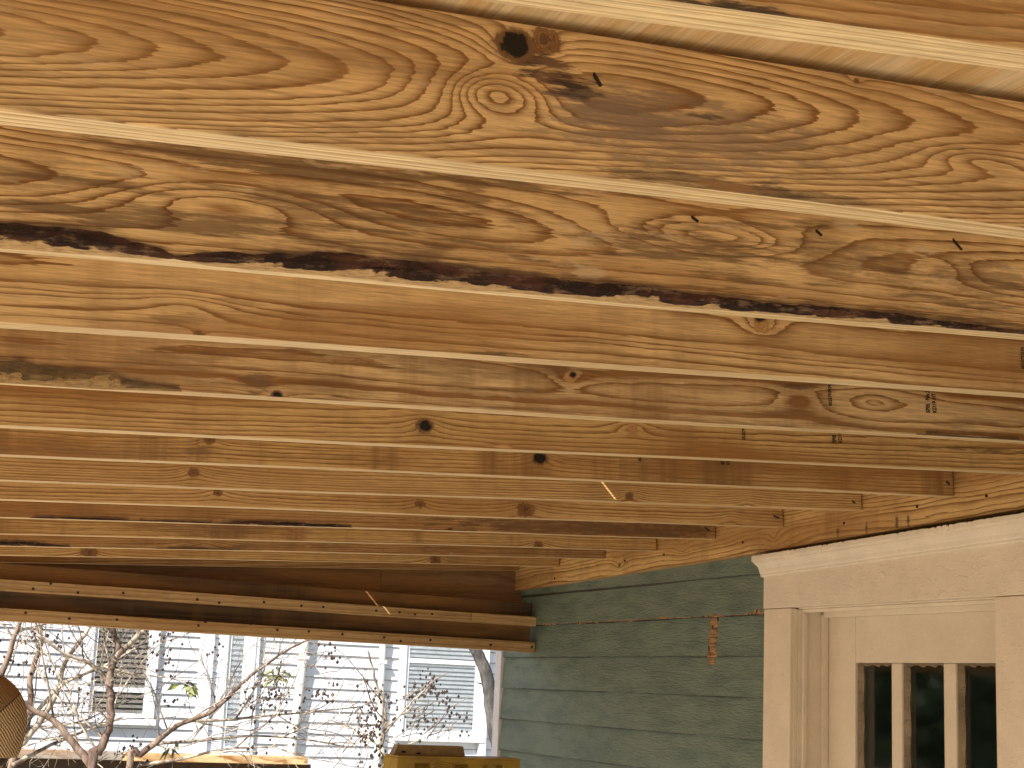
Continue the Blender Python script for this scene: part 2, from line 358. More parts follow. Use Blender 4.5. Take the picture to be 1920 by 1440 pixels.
def K(j, px, py, sx, sz, lift, core=0.0, kind='oval'):
    x, z = loc_px(j, px, py); return (x, z, sx, sz, lift, core, kind)
def ST(j, px, py, sx, sz, col, st):
    x, z = loc_px(j, px, py); return (x, z, sx, sz, col, st)
def PITH(j, px, py, depth, ty, tz=0.0):
    """pith behind the face at this pixel, tilted along the board"""
    x, z = loc_px(j, px, py); return dict(pith=(depth - ty*x, z - tz*x), tilt=(ty, tz))
BR, BK = (0.16, 0.085, 0.04), (0.045, 0.028, 0.02)
GY = (0.20, 0.13, 0.085)
R = {}
R[-8] = rafter(-8, wood('pine_h', seed=31)); R[-7] = rafter(-7, wood('pine_g', seed=32))
R[-6] = rafter(-6, wood('pine_near', seed=3, rw=0.0065, warp=0.010, tint=0.4,
    stains=[ST(-6, 1290, 8, .035, .0055, BK, .95), ST(-6, 1375, 14, .030, .007, BK, .95), ST(-6, 1440, 26, .030, .006, BK, .9), ST(-6, 1530, 40, .035, .0045, BR, .9), ST(-6, 1600, 50, .03, .003, BR, .8)], **PITH(-6, 1700, -60, 0.05, 0.03)),
    label='rafter with dark bark flecks along its lower edge, beside the open decking strip')
R[-5] = rafter(-5, wood('pine_knothole', seed=1.3, rw=0.0040, warp=0.007, tint=0.25, bands=0.15, grime=0.35, contrast=0.92,
    knots=[K(-5, 930, 180, .050, .024, .030), K(-5, 965, 85, .020, .012, .018, .0135, 'hole'), K(-5, 1022, 75, .014, .010, .006, .013, 'knot'), K(-5, 1830, 300, .09, .016, .014), K(-5, 1605, 152, .012, .006, .004, .003, 'knot')],
    stains=[ST(-5, 985, 105, .020, .020, BR, 1), ST(-5, 1010, 122, .020, .018, BK, .85), ST(-5, 1040, 145, .026, .020, BR, 1), ST(-5, 1060, 160, .022, .013, BK, .85), ST(-5, 1098, 172, .030, .013, BK, .9), ST(-5, 1035, 84, .012, .009, BK, .8), ST(-5, 1290, 250, .17, .045, GY, .60), ST(-5, 1320, 348, .13, .014, BK, .55),
            ST(-5, 1165, 215, .06, .03, GY, .65), ST(-5, 1480, 372, .10, .012, BK, .45), ST(-5, 1310, 215, .03, .004, BK, .7), ST(-5, 1370, 352, .05, .006, (.30, .15, .06), .8)],
    **PITH(-5, 330, 95, 0.055, 0.05, 0.035)), label='wide face rafter with a black knothole and a bark pocket, next to the open decking strip', seed=3, wob=0.0016)
R[-4] = rafter(-4, wood('pine_barkedge', wane=True, seed=2.1, rw=0.0075, warp=0.008, tint=0.35, grime=0.75, bands=0.2, contrast=0.85,
    knots=[K(-4, 420, 385, .13, .026, .045), K(-4, 1330, 445, .17, .026, .060), K(-4, 1760, 505, .05, .018, .014)],
    stains=[ST(-4, 560, 390, .05, .03, BR, .4), ST(-4, 1600, 490, .14, .03, BR, .45), ST(-4, 1850, 520, .08, .03, BR, .5), ST(-4, 880, 370, .03, .04, BR, .6), ST(-4, 470, 300, .15, .008, BR, .45), ST(-4, 60, 330, .08, .02, BR, .4)],
    **PITH(-4, 800, 400, 0.030, 0.008)), bark_mat('bark_long', tanlim=0.565, seed=1.0),
    [(-200, .020, .020), (0, .021, .022), (140, .021, .024), (230, .018, .021), (300, .012, .015), (330, .003, .004), (345, .004, .008), (400, .012, .020), (520, .017, .022), (640, .021, .023), (760, .021, .023), (900, .022, .023), (1000, .019, .022), (1150, .016, .020), (1300, .015, .018), (1450, .014, .016), (1600, .012, .013), (1750, .009, .010), (1860, .006, .006), (1960, .003, .003), (2100, 0, 0)],
    label='weathered rafter with a long strip of dark bark along its lower edge', seed=8)
R[-3] = rafter(-3, wood('pine_serial', seed=4.2, rw=0.0110, warp=0.014, tint=0.45, bands=0.2, grime=0.15,
    knots=[K(-3, 340, 577, .065, .020, .024), K(-3, 1428, 612, .035, .014, .020, .012, 'oval'), K(-3, 1424, 594, .02, .01, .006, .0075, 'hole'), K(-3, 372, 629, .02, .008, -.010, .006, 'knot')],
    stains=[ST(-3, 330, 600, .05, .012, BR, .45), ST(-3, 930, 663, .07, .004, BK, .6)],
    **PITH(-3, 800, 560, 0.028, 0.006, -0.012)), label='smooth rafter printed with a long upright serial number')
R[-2] = rafter(-2, wood('pine_grade_stamp', wane=True, seed=5.5, rw=0.0125, warp=0.016, tint=0.3, bands=0.4, grime=0.4, early=(0.66, 0.445, 0.215),
    knots=[K(-2, 1070, 708, .04, .018, .022, .010, 'oval'), K(-2, 1075, 703, .01, .01, 0, .005, 'hole'), K(-2, 1500, 750, .05, .020, .024), K(-2, 1640, 755, .06, .022, -.020), K(-2, 520, 742, .03, .01, -.012, .007, 'hole'), K(-2, 480, 720, .03, .012, -.008)],
    stains=[ST(-2, 480, 715, .035, .022, BR, .8), ST(-2, 900, 690, .25, .02, BR, .35), ST(-2, 1500, 725, .05, .006, BK, .5)],
    **PITH(-2, 1300, 735, 0.022, 0.004, -0.01)),
    bark_mat('bark_mossy', dark=(0.085, 0.055, 0.03), red=(0.22, 0.13, 0.05), tan=(0.36, 0.22, 0.09), tanlim=0.52, seed=3.0),
    [(-300, .034, .026), (0, .033, .027), (100, .030, .027), (180, .024, .025), (240, .016, .020), (300, .008, .012), (345, .003, .006), (370, 0, 0)],
    label='rafter with a grade stamp and a mossy bark pocket on its lower edge', seed=4)
R[-1] = rafter(-1, wood('pine_brown', seed=6.1, rw=0.0080, warp=0.012, tint=0.65, bands=0.25, early=(0.64, 0.405, 0.16),
    knots=[K(-1, 797, 798, .035, .018, .018, .0115, 'hole'), K(-1, 1185, 802, .035, .014, .020, .010, 'oval'), K(-1, 940, 835, .03, .006, -.006)],
    stains=[ST(-1, 1850, 845, .20, .006, BK, .6), ST(-1, 945, 838, .02, .004, (.6, .34, .14), .8)], **PITH(-1, 700, 740, 0.05, 0.01)), label='rafter with a black loose knot and two partly covered stamps')
R[0] = rafter(0, wood('pine_sticker', seed=7.7, rw=0.0075, warp=0.010, tint=0.5, bands=0.65, early=(0.62, 0.385, 0.15), grime=0.25,
    knots=[K(0, 393, 826, .03, .016, .012, .009, 'knot'), K(0, 1012, 860, .035, .018, .018, .013, 'hole'), K(0, 1500, 860, .05, .01, .004)],
    stains=[ST(0, 370, 850, .03, .016, BR, .5), ST(0, 200, 850, .25, .02, BR, .35)], **PITH(0, 900, 780, 0.06, 0.01)), label='sticker stained rafter with a dark knothole')
R[1] = rafter(1, wood('pine_fine', seed=8.3, rw=0.0062, warp=0.010, tint=0.25, bands=0.15, early=(0.67, 0.425, 0.175),
    knots=[K(1, 363, 886, .035, .02, .016, .010, 'knot'), K(1, 1180, 930, .03, .015, .016, .010, 'knot'), K(1, 1400, 940, .03, .015, .01)], **PITH(1, 900, 800, 0.07, 0.012)))
R[2] = rafter(2, wood('pine_big_knot', seed=9.9, rw=0.0090, warp=0.010, tint=0.3, bands=0.15, early=(0.67, 0.425, 0.175),
    knots=[K(2, 408, 924, .035, .018, .014, .009, 'knot'), K(2, 788, 945, .03, .018, .014, .011, 'knot'), K(2, 985, 955, .045, .025, .02, .020, 'knot'), K(2, 1370, 975, .03, .02, .012)], **PITH(2, 500, 840, 0.08, 0.008)))
bk2 = bark_mat('bark_dashes', tanlim=0.62, seed=9.0)
R[3] = rafter(3, wood('pine_stained', wane=True, seed=10.4, rw=0.0095, warp=0.010, tint=0.5, bands=0.4, early=(0.50, 0.30, 0.13),
    stains=[ST(3, 1050, 985, .45, .035, BR, .85), ST(3, 1240, 995, .25, .03, BR, .9)], **PITH(3, 800, 880, 0.08, 0.006)),
    bk2, [(60, 0, 0), (110, .004, .008), (200, .006, .012), (280, .001, .002), (430, .002, .003), (450, .008, .012), (490, .010, .014), (540, .010, .014), (600, .009, .013), (640, .008, .011), (670, .001, .001)],
    label='rafter with bark dashes on its edge and a dark brown stain towards the wall')
R[4] = rafter(4, wood('pine_i', seed=11.2, rw=0.0085, warp=0.012, tint=0.35, bands=0.6, early=(0.64, 0.405, 0.16),
    knots=[K(4, 1010, 1022, .04, .02, .02, .013, 'knot'), K(4, 1320, 1020, .03, .02, .01)], stains=[ST(4, 400, 990, .35, .03, BR, .5)], **PITH(4, 700, 920, 0.06, 0.01)))
R[5] = rafter(5, wood('pine_j', wane=True, seed=12.6, rw=0.0075, warp=0.016, tint=0.45, bands=0.4, early=(0.50, 0.30, 0.125), grime=0.5,
    knots=[K(5, 385, 1020, .06, .02, .02)], **PITH(5, 500, 960, 0.05, 0.02)),
    bk2, [(-100, .010, .014), (0, .011, .014), (40, .013, .015), (100, .011, .014), (150, .005, .006), (170, 0, 0)])
R[6] = rafter(6, wood('pine_k', seed=13.8, rw=0.0072, warp=0.018, tint=0.3, bands=0.3, early=(0.64, 0.405, 0.16),
    knots=[K(6, 168, 1036, .05, .02, .02, .022, 'knot'), K(6, 816, 1050, .04, .02, .02, .017, 'knot')], **PITH(6, 500, 1000, 0.05, 0.01)))
R[7] = rafter(7, wood('pine_l', seed=14.9, rw=0.0085, warp=0.01, tint=0.6, bands=0.2, early=(0.46, 0.27, 0.11)))

# toe nails and black pins standing out of the faces
def pin(j, pxa, pxb, r=0.0024):
    ax_, az_ = loc_px(j, *pxa); loc, ax, az, a = rafter_frame(j); P = atY(pxb[0], pxb[1], YJ(j)-0.012) - loc; bx_, bz_ = P.dot(ax), P.dot(az)
    m = MB(); m.tube([(ax_, 0.004, az_), (bx_, -0.012, bz_)], r, 8); m.build('nail', M_nail, R[j])
for j, a, b in ((-5, (1112, 128), (1126, 160)), (-4, (1296, 402), (1308, 415)), (-4, (1530, 428), (1540, 441)), (-4, (1785, 442), (1803, 468)),
                (0, (1776, 902), (1780, 908)), (1, (1598, 938), (1603, 943)), (2, (1450, 966), (1461, 972)), (3, (1322, 988), (1330, 995))):
    pin(j, a, b, 0.0019 if j < 0 else 0.0026)

def stamp(j, px, py_bottom, text, size, dx=0.0, squeeze=0.8):
    """ink lettering reading upwards on the board's face"""
    cu = bpy.data.curves.new('t', 'FONT'); cu.body = text; cu.size = size; cu.offset = size*0.022
    t = bpy.data.objects.new('t', cu); COL.objects.link(t); dg = bpy.context.evaluated_depsgraph_get()
    me = bpy.data.meshes.new_from_object(t.evaluated_get(dg)); bpy.data.objects.remove(t)
    x0, z0 = loc_px(j, px, py_bottom)
    for v in me.vertices:
        u, w = v.co.x*squeeze, v.co.y
        v.co = (x0 - w + dx, -0.0036, z0 + u)
    me.materials.clear(); me.materials.append(M_ink); me.name = 'ink_stamp'
    o = bpy.data.objects.new('ink_stamp', me); link(o, R[j]); return o
stamp(-3, 1919, 693, '0025792656', 0.0098, squeeze=0.80)
stamp(-2, 1558, 762, '0025793924', 0.0105, squeeze=0.80)
stamp(-2, 1742, 775, 'SPIB.  No.2', 0.0138, squeeze=0.72); stamp(-2, 1754, 775, 'KD19 HT (2)', 0.0138, squeeze=0.72)
stamp(-1, 1396, 825, '0025793917', 0.0105, squeeze=0.80)
stamp(-1, 1566, 831, 'SPIB.  No.2', 0.0138, squeeze=0.72); stamp(-1, 1577, 831, 'KD19 HT (2)', 0.0138, squeeze=0.72)
stamp(0, 1201, 866, '0025793910', 0.0105, squeeze=0.80)
stamp(0, 1357, 872, 'SPIB.  No.2', 0.0138, squeeze=0.72); stamp(0, 1367, 872, 'KD19 HT (2)', 0.0138, squeeze=0.72)

# ledger on the wall (stretched board, falls a little towards the far end)
ly0, ly1 = -2.2, 6.22
def ledz(Y): return 0.4615 - (0.0228 if Y > 4.31 else 0.0285)*(Y-4.31)
lk = MB(); n = 40; sec = []
for i in range(n+1):
    Y = ly0 + (ly1-ly0)*i/n; zb = ledz(Y); zt = deckz(2.705, Y) - 0.004
    lk.v += [(2.7062, Y, zb), (2.742, Y, zb), (2.742, Y, zt), (2.7062, Y, zt)]
for i in range(n):
    for q in range(4): a = i*4+q; b = i*4+(q+1) % 4; lk.f.append((a, b, b+4, a+4)); lk.m.append(0)
lk.f += [(3, 2, 1, 0), tuple(n*4+q for q in range(4))]; lk.m += [0, 0]
def ledger_wood():
    # same timber, its length along Y: turn the coordinates
    m = wood('pine_ledger', seed=20.3, rw=0.012, warp=0.014, tint=0.45, bands=0.35, early=(0.64, 0.395, 0.15), pith=(0.05, 0.50), tilt=(0.004, -0.02),
             knots=[(4.78, .50, .05, .02, .02, .0, 'oval'), (5.25, .475, .04, .02, .02, .009, 'knot'), (4.2, .50, .04, .02, .02, 0, 'oval')],
             stains=[(y, ledz(y)+.02, .007, .020, (.03, .02, .014), .7) for y in (3.53, 3.58, 3.72, 3.86)])
    t = m.node_tree; tc = [q for q in t.nodes if q.type == 'TEX_COORD'][0]
    sp = t.nodes.new('ShaderNodeSeparateXYZ'); cb = t.nodes.new('ShaderNodeCombineXYZ'); sb = t.nodes.new('ShaderNodeMath'); sb.operation = 'SUBTRACT'; sb.inputs[1].default_value = 2.7062
    outs = [l.to_socket for l in tc.outputs['Object'].links]
    t.links.new(tc.outputs['Object'], sp.inputs[0]); t.links.new(sp.outputs[1], cb.inputs[0]); t.links.new(sp.outputs[0], sb.inputs[0]); t.links.new(sb.outputs[0], cb.inputs[1]); t.links.new(sp.outputs[2], cb.inputs[2])
    for q in outs: t.links.new(cb.outputs[0], q)
    return m
led = lk.build('ledger_board', ledger_wood(), roof, label='long pine ledger board fixed to the green wall above the door')
bevel(led, 0.002)
nm = MB(); nm.tube([(2.7075, 0, 0), (2.7035, 0, 0)], 0.0042, 8); n0 = None
for (px, py) in ((1552, 951), (1583, 981), (1393, 1017), (1172, 1052), (1245, 1040), (1720, 950), (1040, 1085), (1850, 930)):
    P = atX(px, py, 2.706)
    if n0 is None: n0 = nm.build('nail', M_nail, led); n0.location = (0, P.y, P.z)
    else: q = n0.copy(); COL.objects.link(q); q.parent = led; q.location = (0, P.y, P.z)

# decking sheets, seams run along the porch; the edge is notched where daylight gets through
def plywood():
    N = NT('fir_plywood'); x, y, z = N.sep(N.co)
    n1 = N.noise(N.co, (9, 2.2, 9), 3, 0.6, dist=0.6); n2 = N.noise(N.co, (240, 9, 200), 3, 0.6); n3 = N.noise(N.co, (60, 3.0, 60), 3, 0.6)
    c = N.mix(N.ss(n1, 0.44, 0.58), (0.76, 0.56, 0.31), (0.64, 0.40, 0.165))
    c = N.mix(N.m('MULTIPLY', N.ss(n3, 0.45, 0.7), 0.35), c, (0.80, 0.62, 0.37))
    c = N.mix(1.0, c, N.ramp(n2, [(0.3, 0.78), (0.7, 1.12)]), 'MULTIPLY'); N.bump(n2, 0.4, 0.0015)
    return N.done(c, 0.62, 0.25)
M_ply = plywood()
seams = [-0.95, 0.372, 1.770, 2.742]; ylist = [-2.2, 0.20, 2.64, 4.75, 6.50]
slots = {0.372: [(1.24, 1.296, 0.010)], 1.770: [(3.636, 3.684, 0.0195), (5.826, 5.958, 0.0195)]}
for si in range(3):
    xa, xb = seams[si]+0.0006, seams[si+1]-0.0006
    for yi in range(4):
        ya, yb = ylist[yi]+0.0008, ylist[yi+1]-0.0008
        edge = [(xb, ya)]
        for (s0, s1, w) in slots.get(seams[si+1], []):
            if ya < s0 and s1 < yb: edge += [(xb, s0), (xb-w, s0+0.004), (xb-w, s1-0.004), (xb, s1)]
        edge.append((xb, yb)); ring = [(xa, ya)] + edge + [(xa, yb)]
        V = [(X, Y, deckz(X, Y)) for X, Y in ring] + [(X, Y, deckz(X, Y)+0.016) for X, Y in ring]; k = len(ring)
        Fc = [tuple(reversed(range(k))), tuple(range(k, 2*k))] + [(i, (i+1) % k, (i+1) % k + k, i+k) for i in range(k)]
        mesh('deck_sheet', V, Fc, M_ply, roof)
# front beam carrying the rafters, with posts down to the floor (outside the picture, holds the roof up)
fb = MB(); zf = lambda Y: 0.446-0.0182*(Y-1.3) - 0.72*0.062 + 0.004
for Y0, Y1 in ((-2.2, 2.0), (2.0, 6.4)):
    V = []
    for X in (-0.66, -0.55):
        for Y in (Y0, Y1): V += [(X, Y, zf(Y)-0.19), (X, Y, zf(Y)-0.002)]
    fb.add(V, [(0, 1, 3, 2), (4, 6, 7, 5), (0, 4, 5, 1), (2, 3, 7, 6), (0, 2, 6, 4), (1, 5, 7, 3)])
fb.build('front_beam', wood('pine_front_beam', seed=40), roof)
for Y in (-1.9, 2.1, 6.2):
    p = MB(); p.box((-0.65, Y-0.045, FZ), (-0.56, Y+0.045, zf(Y)-0.192)); p.build('post', wood('pine_post_%d' % int(Y*10+50), seed=41+Y), roof)

# ================================================================== built-up beam under the far end
YB = 6.04
beam = thing('end_beam', 'built up pine beam with two nailed plates at the far end of the porch', 'beam', (1.6, YB, 0.2))
TB = -0.0074
def bz(X, zr): return zr + TB*(X-2.74)
def beam_piece(name, y0, y1, za, zb, x0, x1, mat, label=None, zal=None, zbl=None):
    """za, zb at the wall; optional heights at the outer end"""
    V = []; n = 30
    for i in range(n+1):
        X = x0 + (x1-x0)*i/n; f = (2.735-X)/3.3
        a = bz(X, za) if zal is None else za + (zal-za)*f; b = bz(X, zb) if zbl is None else zb + (zbl-zb)*f
        w = 0.0012*math.sin(X*3+za*40)
        V += [(X, y0+w, a+w), (X, y1, a+w), (X, y1, b+w), (X, y0+w, b+w)]
    Fc = []
    for i in range(n):
        for q in range(4): p = i*4+q; r_ = i*4+(q+1) % 4; Fc.append((p, p+4, r_+4, r_))
    Fc += [(0, 1, 2, 3), tuple(n*4+q for q in (3, 2, 1, 0))]
    o = mesh(name, V, Fc, mat, beam, label=label); return o
pm1 = wood('pine_plate', seed=21.1, rw=0.009, early=(0.56, 0.36, 0.165), tint=0.2, bands=0.15, pith=(YB+0.3, 0.5), tilt=(0, 0), contrast=0.55)
pm2 = wood('pine_plate_low', seed=22.4, rw=0.009, early=(0.56, 0.36, 0.165), tint=0.3, bands=0.2, pith=(YB+0.3, 0.4), tilt=(0, 0), contrast=0.55)
wm = wood('pine_web', seed=23.4, rw=0.010, early=(0.11, 0.062, 0.028), late=(0.06, 0.03, 0.013), tint=0.6, bands=0.35, pith=(YB+0.2, 0.3), tilt=(0, 0.01))  # web and top board: shade of the recess put into the colour
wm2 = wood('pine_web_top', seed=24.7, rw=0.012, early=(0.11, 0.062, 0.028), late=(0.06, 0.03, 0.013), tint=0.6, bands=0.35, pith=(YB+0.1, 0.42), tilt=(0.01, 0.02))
XO = -0.56
up_split = 2.44
p_up = bevel(beam_piece('plate', YB, YB+0.089, 0.264, 0.3035, XO, up_split-0.001, pm1, zal=0.285, zbl=0.328), 0.002)
bevel(beam_piece('plate', YB+0.001, YB+0.089, 0.2645, 0.304, up_split+0.001, 2.733, wood('pine_plate_end', seed=25, rw=0.009, pith=(YB+.3, .6), tilt=(0, 0), contrast=.5)), 0.002)
p_lo = bevel(beam_piece('plate', YB, YB+0.089, 0.1565, 0.198, XO, 2.733, pm2, zal=0.176, zbl=0.224), 0.002)
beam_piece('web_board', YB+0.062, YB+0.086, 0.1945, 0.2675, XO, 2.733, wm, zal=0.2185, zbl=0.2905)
beam_piece('top_board', YB+0.058, YB+0.086, 0.3000, 0.362, XO, 2.733, wm2, zal=0.3225, zbl=0.388)
# infill panels between the beam and the last rafter
def infill(x0, x1, y0, mat):
    V = []
    for X in (x0, x1):
        top = deckz(X, 6.22) - 0.004
        for y in (y0, y0+0.016): V += [(X, y, 0.30), (X, y, top)]
    mesh('infill_panel', V, [(0, 1, 3, 2), (4, 6, 7, 5), (0, 4, 5, 1), (2, 3, 7, 6), (0, 2, 6, 4), (1, 5, 7, 3)], mat, beam)
im = wood('fir_infill', seed=26.2, rw=0.016, early=(0.30, 0.165, 0.075), late=(0.17, 0.08, 0.03), pith=(6.25, 0.40), tilt=(0.02, 0.02), warp=0.03, tint=0.5)  # infill panels: shadow under the roof put into their dark colours
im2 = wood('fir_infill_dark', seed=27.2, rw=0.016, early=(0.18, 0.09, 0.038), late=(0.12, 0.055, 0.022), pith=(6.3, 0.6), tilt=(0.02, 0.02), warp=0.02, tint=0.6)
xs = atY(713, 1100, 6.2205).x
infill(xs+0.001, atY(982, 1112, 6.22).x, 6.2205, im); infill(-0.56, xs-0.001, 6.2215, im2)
# nail heads in the plates
nb = MB(); nb.tube([(0, 0.002, 0), (0, -0.0022, 0)], 0.0052, 8); nbo = None
for (px, py, par, dy) in [(62, 1104, p_up, 0), (95, 1094, p_up, 0), (146, 1111, p_up, 0), (231, 1112, p_up, 0), (370, 1124, p_up, 0), (411, 1130, p_up, 0), (495, 1129, p_up, 0), (565, 1136, p_up, 0), (606, 1138, p_up, 0), (705, 1145, p_up, 0), (749, 1148, p_up, 0), (778, 1152, p_up, 0), (810, 1151, p_up, 0),
                      (48, 1149, p_lo, 0), (130, 1160, p_lo, 0), (219, 1162, p_lo, 0), (372, 1173, p_lo, 0), (385, 1166, p_lo, 0), (520, 1181, p_lo, 0), (579, 1184, p_lo, 0), (642, 1189, p_lo, 0), (720, 1195, p_lo, 0), (751, 1202, p_lo, 0), (807, 1200, p_lo, 0), (920, 1209, p_lo, 0), (997, 1213, p_lo, 0), (332, 1159, p_lo, 0), (470, 1170, p_lo, 0)]:
    P = atY(px, py, YB)
    if nbo is None: nbo = nb.build('nail', M_nail, par); nbo.location = (P.x, YB+0.001, P.z)
    else: q = nbo.copy(); COL.objects.link(q); q.parent = par; q.location = (P.x, YB+0.001, P.z)

# ================================================================== the house wall
WS = 2.745
house = thing('house_wall', 'sage green clapboard house wall with cream door casing and peeling paint', 'wall', (WS, 3.0, FZ))
core = MB(); yA, yB_, yC, yD = -3.2, 3.045, 4.285, 6.385
zt = 1.4
DY0, DY1, DZ = 3.205, 4.130, 0.285       # door opening
core.box((WS+0.004, yA, GZ), (WS+0.16, DY0-0.02, zt)); core.box((WS+0.004, DY1+0.02, GZ), (WS+0.16, yD, zt)); core.box((WS+0.004, DY0-0.02, DZ+0.02), (WS+0.16, DY1+0.02, zt)); core.box((WS+0.004, DY0-0.02, GZ), (WS+0.16, DY1+0.02, FZ+0.001))
core.build('sheathing', plain('old_sheathing', (0.09, 0.07, 0.05), 0.9, 0.1), house)
EXP = 0.1300; Z1 = 0.2665
M_lapshade = plain('painted_lap_shade', (0.035, 0.026, 0.02), 0.9, 0.1, 0.5, 30)  # lap shadow line painted dark on each board's underside
def clap(name, y0, y1, zb, mat, thick=0.011, top=None, sag=0.0, seed=0):
    ix = []; rnd = random.Random(seed); n = 36 if y1 < 7 and y0 > 3.5 else 12; V = []; Fc = []
    h = (EXP+0.016) if top is None else top-zb
    p = [rnd.uniform(0, 6.28) for _ in range(4)]
    for i in range(n+1):
        Y = y0 + (y1-y0)*i/n; w = 0.0012*math.sin(Y*5+p[0]) + 0.0009*math.sin(Y*13+p[1]); e = 0.0016*math.sin(Y*3.3+p[2]) + rnd.uniform(-.0005, .0005)
        b = w - sag*(Y-y0)
        V += [(0.0035, Y, b), (-thick-e, Y, b+0.0004), (-thick-e-0.0008, Y, b+0.003), (-0.0008, Y, h), (0.0035, Y, h)]
    for i in range(n):
        for q in range(5): a = i*5+q; c = i*5+(q+1) % 5; Fc.append((a, a+5, c+5, c)); ix.append(1 if q == 0 else 0)
    Fc += [tuple(range(5)), tuple(n*5+q for q in reversed(range(5)))]
    o = mesh(name, V, Fc, [mat, M_lapshade], house, idx=ix+[0, 0]); o.location = (WS, 0, zb)
    bm = bmesh.new(); bm.from_mesh(o.data); bmesh.ops.recalc_face_normals(bm, faces=bm.faces); bm.to_mesh(o.data); bm.free()
    return o
patchP = atX(1334, 1200, WS-0.012)
for k in range(-3, 16):
    zb = Z1 - EXP*k
    kw = {}
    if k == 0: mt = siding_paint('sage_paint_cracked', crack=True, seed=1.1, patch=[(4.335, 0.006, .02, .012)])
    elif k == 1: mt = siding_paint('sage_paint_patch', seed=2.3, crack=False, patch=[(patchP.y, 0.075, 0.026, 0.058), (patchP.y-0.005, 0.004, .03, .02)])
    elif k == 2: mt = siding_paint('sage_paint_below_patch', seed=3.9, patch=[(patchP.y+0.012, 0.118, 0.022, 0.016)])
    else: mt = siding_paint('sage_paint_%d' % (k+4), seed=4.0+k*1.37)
    if zb + EXP < FZ: continue
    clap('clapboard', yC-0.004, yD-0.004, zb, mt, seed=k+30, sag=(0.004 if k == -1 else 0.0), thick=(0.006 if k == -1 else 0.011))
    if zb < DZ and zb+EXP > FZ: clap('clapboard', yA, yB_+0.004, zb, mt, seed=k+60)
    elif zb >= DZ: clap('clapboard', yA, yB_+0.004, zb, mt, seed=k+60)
M_corner = trim_paint('white_corner_paint', (0.72, 0.68, 0.70), 0.3)
cb = MB(); cb.box((WS-0.018, yD, GZ+0.3), (WS+0.02, yD+0.062, zt)); cb.box((WS+0.0205, yD+0.03, GZ+0.3), (WS+0.12, yD+0.064, zt)); bevel(cb.build('corner_board', M_corner, house), 0.002)

# door casing
M_trim = trim_paint('cream_trim_paint', seed=0.7, lumps=0.35); M_trimh = trim_paint('cream_head_paint', seed=2.2, lumps=0.5, chips=0.9, base=(0.71, 0.575, 0.42))
M_crown = trim_paint('cream_crown_paint', seed=5.2, lumps=0.22, chips=1.0, base=(0.72, 0.60, 0.445)); M_jamb = trim_paint('cream_jamb_paint', seed=3.2, lumps=0.3, base=(0.70, 0.575, 0.42))
CX = 2.722
for a, b in ((DY1, 4.279), (3.056, DY0)):
    c = MB(); c.box((CX, a, FZ), (WS+0.003, b, DZ-0.0015)); bevel(c.build('side_casing', M_trim, house), 0.003)
hd = MB(); hd.add([(CX-0.0015, 3.054, DZ), (WS+0.003, 3.054, DZ), (WS+0.003, 4.2815, DZ), (CX-0.0015, 4.2815, DZ), (CX-0.0015, 3.054, 0.420), (WS+0.003, 3.054, 0.420), (WS+0.003, 4.2815, 0.387), (CX-0.0015, 4.2815, 0.387)], BOXF); hdo = bevel(hd.build('head_casing', M_trimh, house), 0.0025)
# crown: profile (projection, height) swept along the head, worn top edge
prof = [(0.000, 0.3835), (0.006, 0.3840), (0.008, 0.388), (0.008, 0.393), (0.011, 0.398), (0.013, 0.408), (0.017, 0.417), (0.024, 0.424), (0.028, 0.427), (0.028, 0.4305), (0.034, 0.433), (0.036, 0.436), (0.036, 0.449), (0.034, 0.4505)]
HT = 0.033; ny = 150; V = []; Fc = []; rnd = random.Random(3)
k = len(prof)+1; Ya, Yb = 3.022, 4.302
for i in range(ny+1):
    Y = Ya + (Yb-Ya)*i/ny; nick = max(0, rnd.gauss(0, 0.0011)) + (0.003 if rnd.random() < 0.06 else 0)
    for q, (p, z) in enumerate(prof):
        zz = z - (nick if q >= len(prof)-2 else 0) + (0.0004*math.sin(Y*40+q)); pp = p - (nick*0.7 if q >= len(prof)-3 else 0)
        ins = max(0.0, 0.036-p)*0.55     # returns shrink with the profile at the ends
        f = (Y-Ya)/(Yb-Ya)
        V.append((CX-0.0015-pp, Y + ins*(1-2*f), zz + HT*(4.302-Y)/1.28))
    V.append((WS+0.003, Y, 0.445-nick))
    V[-1] = (WS+0.003, Y, V[-2][2])
for i in range(ny):
    for q in range(k-1): a = i*k+q; Fc.append((a, a+k, a+k+1, a+1))
Fc += [tuple(range(k)) + (), tuple(ny*k+q for q in reversed(range(k)))]
co_ = mesh('crown_moulding', V, Fc, M_crown, hdo)
co_.matrix_parent_inverse = Matrix.Identity(4)
# jambs, stops
XD = 2.852
for s, ya in ((1, DY1), (-1, DY0)):
    j_ = MB(); o1 = 0.018*s
    j_.box((WS+0.0035, ya-0.004*s, FZ+0.02), (XD+0.06, ya+o1, DZ-0.004)); j_.box((CX+0.012, ya-0.0025*s, FZ+0.02), (WS+0.003, ya-0.0002*s, DZ-0.004)); j_.box((2.762, ya-0.014*s, FZ+0.02), (2.775, ya-0.0045*s, DZ-0.016))
    bevel(j_.build('door_jamb', M_jamb, house), 0.0015)
    st = MB(); st.box((XD-0.022, ya-0.017*s, FZ+0.02), (XD-0.002, ya-0.0045*s, DZ-0.018)); bevel(st.build('door_stop', M_jamb, house), 0.001)
hj = MB(); hj.box((WS+0.0035, DY0+0.004, DZ-0.0035), (XD+0.06, DY1-0.004, DZ+0.018)); hj.box((2.762, DY0+0.0045, DZ-0.014), (2.775, DY1-0.0045, DZ-0.0038)); hj.box((XD-0.022, DY0+0.018, DZ-0.026), (XD-0.002, DY1-0.018, DZ-0.0038))
bevel(hj.build('head_jamb', M_jamb, house), 0.0015)
